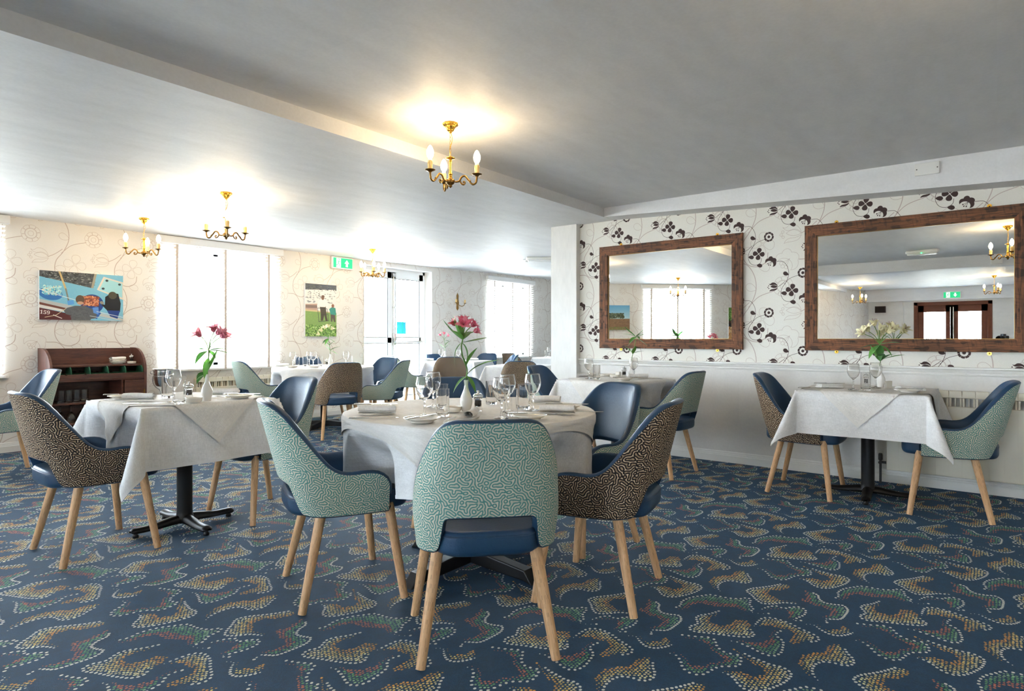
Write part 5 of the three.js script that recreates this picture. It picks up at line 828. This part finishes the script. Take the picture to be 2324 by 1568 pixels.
// ---- laid places
const RT = Math.atan2(CX, SX);                                          // angle in xz of the picture's right
const g2 = 'wine glasses on the round table set for five', k2 = 'tumblers on the round table set for five';
for (const [x, z, l] of [[1.923, -2.004, 'clear wine glass behind the plate at the back-turned teal chair'], [2.21, -2.241, 'clear wine glass on the far side of the round table, behind the butter dish'], [2.076, -1.687, 'clear wine glass between the small napkin and the black chair plate'], [2.284, -1.819, 'clear wine glass in the middle of the group beside the pepper mill'], [2.4, -1.756, 'clear wine glass nearest the napkin of the navy-sided chair']]) wineGlass(x, z, l, g2, Y + 0.001);
for (const [x, z, l] of [[1.98, -1.948, 'clear tumbler between wine glass and white vase on the round table'], [2.19, -2.16, 'clear tumbler behind the butter dish on the round table'], [2.503, -2.102, 'clear tumbler on the far side of the round table beyond the mill'], [2.18, -1.714, 'clear tumbler behind the plate of the black chair'], [2.432, -1.834, 'clear tumbler beside the wine glass of the navy-sided chair']]) tumbler(x, z, l, k2, Y + 0.001);
vase(2.189, -1.996, 'white bud vase with one pink alstroemeria on the round table', [{ r: 0.0032, path: [[0, 0.03, 0], [0.0, 0.15, 0], [0.003, 0.2, 0.003], [-0.01, 0.265, -0.014], [-0.014, 0.31, -0.018], [-0.01, 0.345, -0.012]],
  leaves: [[0.28, RT, 0.9, 0.11, 0.011, 0.3], [0.3, RT + 0.1, 0.75, 0.17, 0.012, 0.35], [0.34, RT + PI, 1.35, 0.09, 0.011, 0.1], [0.26, RT + PI - 0.6, -0.5, 0.1, 0.013, 0.3], [0.27, RT + 0.5, -0.8, 0.09, 0.012, 0.2], [0.45, RT + 0.3, 1.2, 0.1, 0.012, 0.2], [0.9, RT, 0.1, 0.12, 0.012, -0.1], [0.9, RT + PI, -0.7, 0.11, 0.014, 0.6], [0.9, RT + 0.2, -0.9, 0.11, 0.013, 0.5], [0.97, RT + PI, 0.55, 0.13, 0.014, -0.25], [0.98, RT + PI - 0.7, 0.9, 0.12, 0.012, -0.2], [0.98, RT + 2.2, 0.7, 0.09, 0.012, 0.2], [0.98, RT - 1.2, 0.6, 0.1, 0.013, 0.2], [0.99, RT + 3.9, 1.1, 0.1, 0.01, -0.2]],
  flowers: [[0, 0.075, 0, 0, 1, 0, 1.05, 'pink'], [0.026, 0.06, 0.03, 0.5, 0.7, 0.6, 0.95, 'pink'], [-0.024, 0.065, -0.022, -0.6, 0.7, -0.4, 0.95, 'pink'], [-0.02, 0.06, 0.022, -0.6, 0.6, 0.6, 1.0, 'pink'], [0.03, 0.066, -0.01, 0.7, 0.8, -0.3, 0.9, 'pink'], [0.03, 0.035, 0.042, 0.6, 0.4, 0.8, 0.9, 'pink']] }], Y + 0.001);
butterDish(2.135, -2.035, 'small white butter dish behind the vase on the round table', Y + 0.001);
mill(2.228, -1.955, 'clear pepper mill beside the vase on the round table', Y + 0.001);
napkin(1.857, -2.245, -RT + 0.06, 'rolled white napkin before the plate at the teal chair next to the square table', 'roll', Y + 0.001, 1);
napkin(1.985, -1.78, -RT + 1.45, 'small rolled white napkin pointing at the back-turned teal chair', 'roll', Y + 0.001, 2);
napkin(2.715, -1.905, -RT - 0.2, 'rolled white napkin near the navy-sided chair of the round table', 'roll', Y + 0.001, 4);
napkin(2.377, -1.6, -RT - 0.2, 'rolled white napkin at the black chair of the round table', 'roll', Y + 0.001, 5);
plate(1.79, -1.88, 'white side plate bearing a knife at the back-turned teal chair', null, Y + 0.001); plate(2.144, -1.585, 'white side plate bearing a knife before the black chair', null, Y + 0.001); plate(1.99, -2.42, 'white side plate behind the rolled napkin at the teal chair next to the square table', null, Y + 0.001); plate(2.58, -1.68, 'white side plate bearing a knife at the navy-sided chair', null, Y + 0.001);
knife(1.79, -1.88, -RT + 1.1, 'butter knife resting on the plate at the back-turned teal chair', Y + 0.0225); knife(2.155, -1.58, -RT - 0.08, 'butter knife resting on the plate before the black chair', Y + 0.0225); knife(1.99, -2.42, -RT + 0.05, 'butter knife resting on the plate behind the rolled napkin', Y + 0.0225); knife(2.58, -1.68, -RT - 0.05, 'butter knife resting on the plate at the navy-sided chair', Y + 0.0225);
knife(1.745, -2.135, -RT + 0.09, 'table knife before the rolled napkin nearest the square table', Y + 0.001); fork(1.87, -1.8, -RT + 1.45 , 'fork between plate and napkin at the back-turned teal chair', Y + 0.001); fork(2.215, -1.525, -RT + PI - 0.1, 'fork beside the plate before the black chair', Y + 0.001); knife(2.5, -1.55, -RT - 0.1, 'table knife beyond the napkin at the black chair', Y + 0.001);
// square table near the sideboard
wineGlass(1.515, -3.54, 'large clear wine glass on the square table near the sideboard', null); tumbler(1.6, -3.82, 'clear tumbler behind the wine glass on the square table near the sideboard', null); tumbler(1.5, -3.44, 'clear tumbler at the cloth edge of the square table near the sideboard', null);
vase(1.665, -3.475, 'white bud vase with tall pale pink alstroemeria beside the sideboard', [{ r: 0.0036, path: [[0, 0.03, 0], [0.001, 0.15, 0.001], [0.003, 0.2, 0.004], [0.006, 0.25, 0.008], [0.006, 0.285, 0.008]],
  leaves: [[0.3, RT, 1.2, 0.11, 0.012, 0.1], [0.3, RT + 2.8, 1.3, 0.09, 0.011, 0.1], [0.22, RT + PI, 0.4, 0.06, 0.016, 0.9], [0.3, RT + PI + 0.4, -0.2, 0.1, 0.018, 0.5], [0.32, RT + 0.4, 1.0, 0.14, 0.01, 0.0], [0.7, RT + 1.5, -1.0, 0.12, 0.012, 0.1], [0.95, RT + PI, -0.35, 0.1, 0.018, 0.4], [0.96, RT, 0.1, 0.13, 0.016, 0.3], [0.97, RT - 0.4, 0.3, 0.09, 0.012, 0.2], [0.97, RT + PI + 0.3, 0.3, 0.07, 0.012, 0.2], [0.97, RT + 0.6, -0.4, 0.08, 0.012, 0.2]],
  flowers: [[0.028, 0.085, 0.036, 0.4, 0.8, 0.5, 1.35, 'pale'], [0.04, 0.07, 0.052, 0.5, 0.6, 0.7, 1.3, 'pale'], [-0.026, 0.075, -0.034, -0.6, 0.8, -0.6, 1.2, 'pale'], [0.02, 0.1, 0.02, -0.2, 0.9, 0.1, 1.2, 'pale']] }]);
butterDish(1.588, -3.462, 'small white butter dish by the vase on the square table'); mill(1.66, -3.68, 'clear pepper mill behind the butter dish on the square table');
napkin(1.44, -3.8, -RT + 0.12, 'folded white napkin beside the plate on the black chair side of the square table', 'roll', Y, 6); napkin(1.9, -3.74, -RT + 0.2, 'crumpled white napkin on the far side of the square table', 'roll', Y, 7);
plate(1.43, -4.0, 'white side plate at the black chair end of the square table', null); plate(1.87, -3.5, 'white side plate at the teal chair end of the square table', null); knife(1.43, -4.0, -RT + 0.1, 'butter knife on the plate at the black chair end', Y + 0.0215); knife(1.88, -3.5, -RT + 0.06, 'butter knife on the plate at the teal chair end', Y + 0.0215); knife(1.385, -3.6, -RT + 0.1, 'table knife along the edge of the square table near the sideboard'); fork(1.78, -3.56, -RT + 2.6, 'fork beside the vase on the square table near the sideboard');
// table before the radiator
wineGlass(4.73, -0.765, 'clear wine glass beside the tumbler on the radiator table', null); wineGlass(5.0, -0.67, 'clear wine glass in front of the vase on the radiator table', null); tumbler(4.715, -0.69, 'clear tumbler on the radiator table', null); mill(5.12, -0.745, 'clear pepper mill on the radiator table');
vase(5.15, -0.66, 'white bud vase with cream alstroemeria before the large mirror', [{ r: 0.0026, path: [[0, 0.03, 0], [0, 0.16, 0], [-0.002, 0.25, -0.002], [-0.004, 0.31, -0.006]],
  leaves: [[0.42, RT, 0.75, 0.12, 0.018, 0.3], [0.42, RT + PI, 0.9, 0.13, 0.014, -0.1], [0.45, RT + 0.3, 0.35, 0.15, 0.012, 0.1], [0.45, RT + 2, 0.8, 0.1, 0.02, 0.3], [0.42, RT - 1.3, 1.0, 0.1, 0.02, 0.3], [0.95, RT + PI, -0.6, 0.12, 0.02, 0.3], [0.95, RT + 2, -0.9, 0.12, 0.018, 0.3], [0.95, RT + 0.3, -0.5, 0.11, 0.018, 0.3], [0.96, RT, 0.3, 0.14, 0.016, 0.2], [0.96, RT + PI, 0.0, 0.15, 0.014, 0.2], [0.97, RT, 0.8, 0.12, 0.01, 0.0]],
  flowers: [[-0.05, 0.09, -0.06, -0.4, 0.9, -0.4, 1.35, 'cream'], [-0.02, 0.13, -0.03, 0, 1, 0, 1.3, 'cream'], [-0.07, 0.07, -0.085, -0.7, 0.6, -0.6, 1.3, 'cream'], [0.0, 0.1, 0.0, 0.2, 0.8, 0.5, 1.3, 'cream'], [0.05, 0.1, 0.07, 0.4, 0.8, 0.6, 1.3, 'cream'], [0.03, 0.08, 0.045, 0.2, 0.7, 0.9, 1.3, 'cream']] }]);
{ const c = thing('table_card', 'small folded white card in front of the vase on the radiator table', 'card', [5.06, Y, -0.6], RT + PI / 2 + 0.2); part('card', cardGeo, mat(0xf6f3ec, 0.8), c); }
napkin(4.87, -0.94, -RT + 0.1, 'stacked folded napkin under a knife on the radiator table', 'folded'); knife(4.87, -0.94, -RT - 0.05, 'knife lying on the folded napkin on the radiator table', Y + 0.028); knife(4.76, -1.02, -RT - 0.05, 'table knife at the corner of the radiator table'); napkin(4.92, -0.46, -RT - 0.05, 'flat folded napkin behind the plate on the radiator table', 'folded'); plate(4.75, -0.45, 'white side plate bearing a knife on the radiator table', null); knife(4.75, -0.45, -RT + 0.15, 'butter knife on the plate of the radiator table', Y + 0.0215); fork(4.7, -0.58, -RT + 2.8, 'fork beside the plate of the radiator table');
// table beside the pillar
wineGlass(4.62, -2.78, 'clear wine glass nearest the pillar on the table under the smaller mirror', null); wineGlass(4.97, -2.53, 'clear wine glass beside the vase on the table under the smaller mirror', null); tumbler(4.6, -2.69, 'clear tumbler on the table under the smaller mirror', null); mill(5.02, -2.65, 'clear pepper mill on the table under the smaller mirror'); butterDish(4.93, -2.7, 'small white butter dish on the table under the smaller mirror'); solo('sugar_pot', rbox(0.04, 0.045, 0.04, 0.006).translate(0, 0.0225, 0), M.china, 'small square white pot on the table under the smaller mirror', 'pot', [5.06, Y, -2.73]);
vase(5.07, -2.6, 'white bud vase with a leafy green stem under the smaller mirror', [{ r: 0.0026, path: [[0, 0.03, 0], [0, 0.16, 0], [0.012, 0.25, 0.016], [0.02, 0.33, 0.028], [0.022, 0.37, 0.032]], leaves: [[0.4, RT, 0.3, 0.1, 0.01, 0.1], [0.4, RT + PI, 0.7, 0.09, 0.009, 0.0], [0.38, RT + 1, 1.1, 0.08, 0.014, 0.1], [0.9, RT, -0.5, 0.12, 0.013, 0.1], [0.9, RT + PI, -0.7, 0.1, 0.013, 0.1], [0.97, RT, 0.25, 0.13, 0.013, 0.0], [0.97, RT + PI, 0.6, 0.13, 0.012, -0.1], [0.97, RT + 1.5, 0.0, 0.11, 0.014, 0.2], [0.97, RT + 2.4, -0.3, 0.11, 0.014, 0.2], [0.98, RT + 0.5, 0.7, 0.1, 0.012, 0.0], [0.98, RT - 0.7, 0.4, 0.12, 0.012, 0.1], [0.98, RT + 3.6, 0.3, 0.12, 0.012, 0.1]] }]);
napkin(4.78, -2.9, -RT + 0.3, 'white napkin at the pillar side of the table under the smaller mirror', 'roll', Y, 8); napkin(4.9, -2.45, -RT + 0.1, 'rolled white napkin beside the plate under the smaller mirror', 'roll', Y, 9); plate(5.08, -2.86, 'white side plate at the wall side of the table under the smaller mirror', null); plate(4.66, -2.46, 'white side plate at the open side of the table under the smaller mirror', null); knife(4.94, -2.36, -RT, 'table knife at the edge of the table under the smaller mirror'); knife(4.67, -2.46, -RT + 0.1, 'butter knife on the plate under the smaller mirror', Y + 0.0215);
// round table below the farm picture
const onT5 = (px, d) => seen(px, d), g5 = 'wine glasses below the farm picture', k5 = 'tumblers below the farm picture';
for (const [p, d, l] of [[664.7, 7.75, 'clear wine glass on the window side below the farm picture'], [701.8, 7.95, 'clear wine glass standing behind another below the farm picture'], [710.8, 7.7, 'clear wine glass just above the black chair back below the farm picture'], [785, 8.05, 'clear wine glass on the exit door side below the farm picture']]) wineGlass(...onT5(p, d), l, g5, Y + 0.001);
for (const [p, d, l] of [[673.7, 7.68, 'clear tumbler next to the window-side wine glass below the farm picture'], [692.7, 7.8, 'clear tumbler beside the pair of wine glasses below the farm picture'], [727, 7.75, 'clear tumbler beside the pepper mill below the farm picture'], [794, 7.95, 'clear tumbler on the exit door side below the farm picture']]) tumbler(...onT5(p, d), l, k5, Y + 0.001);
mill(...onT5(741.5, 7.85), 'clear pepper mill below the farm picture', Y + 0.001); plate(...onT5(664, 7.45), 'white plate at the window side of the table below the farm picture', null, Y + 0.001); plate(...onT5(713, 7.4), 'white plate behind the black chair below the farm picture', null, Y + 0.001); napkin(...onT5(642, 7.62), -RT, 'white napkin on the table below the farm picture', 'roll', Y + 0.001, 10);
vase(...onT5(749.6, 7.95), 'white bud vase with cream flowers before the tall farm picture', [{ r: 0.003, path: [[0, 0.03, 0], [0, 0.16, 0], [-0.008, 0.28, -0.01], [-0.014, 0.36, -0.02]], leaves: [[0.42, RT, 0.6, 0.13, 0.02, 0.2], [0.42, RT + PI, 0.9, 0.12, 0.016, 0.1], [0.42, RT, -0.3, 0.11, 0.018, 0.2], [0.6, RT, 0.9, 0.1, 0.018, 0.2], [0.6, RT + PI, 0.8, 0.11, 0.016, 0.1], [0.95, RT, -0.4, 0.12, 0.016, 0.2], [0.95, RT + PI, -0.5, 0.1, 0.016, 0.2], [0.95, RT + 2, -0.7, 0.1, 0.016, 0.2]], flowers: [[-0.05, 0.08, -0.06, -0.5, 0.8, -0.5, 1.3, 'cream'], [0.0, 0.13, 0.0, 0, 1, 0, 1.3, 'cream'], [0.02, 0.1, 0.03, 0.4, 0.8, 0.4, 1.2, 'cream'], [-0.07, 0.04, -0.08, -0.8, 0.4, -0.5, 1.2, 'cream'], [-0.03, 0.11, -0.03, -0.3, 0.8, 0.3, 1.2, 'cream']] }], Y + 0.001);
// table between exit and sconce
const on = (px, d) => seen(px, d);
wineGlass(...on(1001, 9.95), 'clear wine glass beside the small pink flowers near the exit', null, Y - 0.004); wineGlass(...on(1040, 10.0), 'clear wine glass on the sconce side of the table near the exit', null, Y - 0.004);
vase(...on(1010, 10.05), 'white bud vase with small pink flowers near the glazed exit', [{ r: 0.003, path: [[0, 0.03, 0], [0, 0.16, 0], [0.0, 0.26, 0], [-0.01, 0.33, -0.01]], leaves: [[0.45, RT, 0.9, 0.1, 0.014, 0.2], [0.45, RT + PI, 0.7, 0.12, 0.014, 0.1], [0.6, RT, 1.0, 0.09, 0.014, 0.2], [0.95, RT, 0.0, 0.1, 0.012, 0.2]], flowers: [[-0.03, 0.07, -0.04, -0.5, 0.8, -0.5, 1.2, 'pink'], [0.0, 0.09, 0.0, 0, 1, 0, 1.2, 'pink'], [0.03, 0.06, 0.04, 0.5, 0.7, 0.5, 1.2, 'pink']] }], Y - 0.004);
butterDish(...on(1016, 9.95), 'white dish beside the vase near the glazed exit', Y - 0.004); napkin(...on(972, 9.75), -RT, 'white napkin on the exit side of the table near the sconce', 'roll', Y - 0.004, 11); napkin(...on(1074, 9.9), -RT, 'white napkin on the sconce side of the table near the exit', 'roll', Y - 0.004, 12);
tumbler(...on(1240, 11.9), 'clear tumbler on the far window table', null, Y - 0.004); wineGlass(...on(1246, 12.1), 'clear wine glass on the far window table', null, Y - 0.004); napkin(...on(1195, 8.2), -RT, 'white napkin on the table half hidden behind the pillar', 'roll', Y - 0.004, 13);

// ---------------------------------------------------------------- the camera that took the picture, on its tripod behind the lens
{
  const t = thing('tripod_camera', 'black camera on a tripod, reflected in the large mirror', 'camera', [-0.02 * CX, 0, 0.02 * SX], PI / 2 + TURN);   // local z = viewing direction
  part('lens_barrel', new THREE.CylinderGeometry(0.036, 0.033, 0.07, 32, 1, true).rotateX(PI / 2).translate(0, EYE, -0.04), M.blackPlastic, t); part('camera_body', merged([rbox(0.135, 0.085, 0.05, 0.012).translate(0, EYE, -0.1), rbox(0.05, 0.03, 0.05, 0.008).translate(0, EYE + 0.052, -0.1)]), M.blackPlastic, t);
  part('tripod_head', merged([rod([0, EYE - 0.043, -0.1], [0, EYE - 0.12, -0.1], 0.022), rod([0, EYE - 0.12, -0.1], [0, 0.6, -0.1], 0.014)]), M.black, t); for (let k = 0; k < 3; k++) { const a = k * 2 * PI / 3 + PI / 6; part('leg', rod([0, EYE - 0.2, -0.1], [Math.cos(a) * 0.42, 0, -0.1 - Math.sin(a) * 0.42], 0.014, 0.01), M.black, t); }
}
renderer.render(scene, camera);
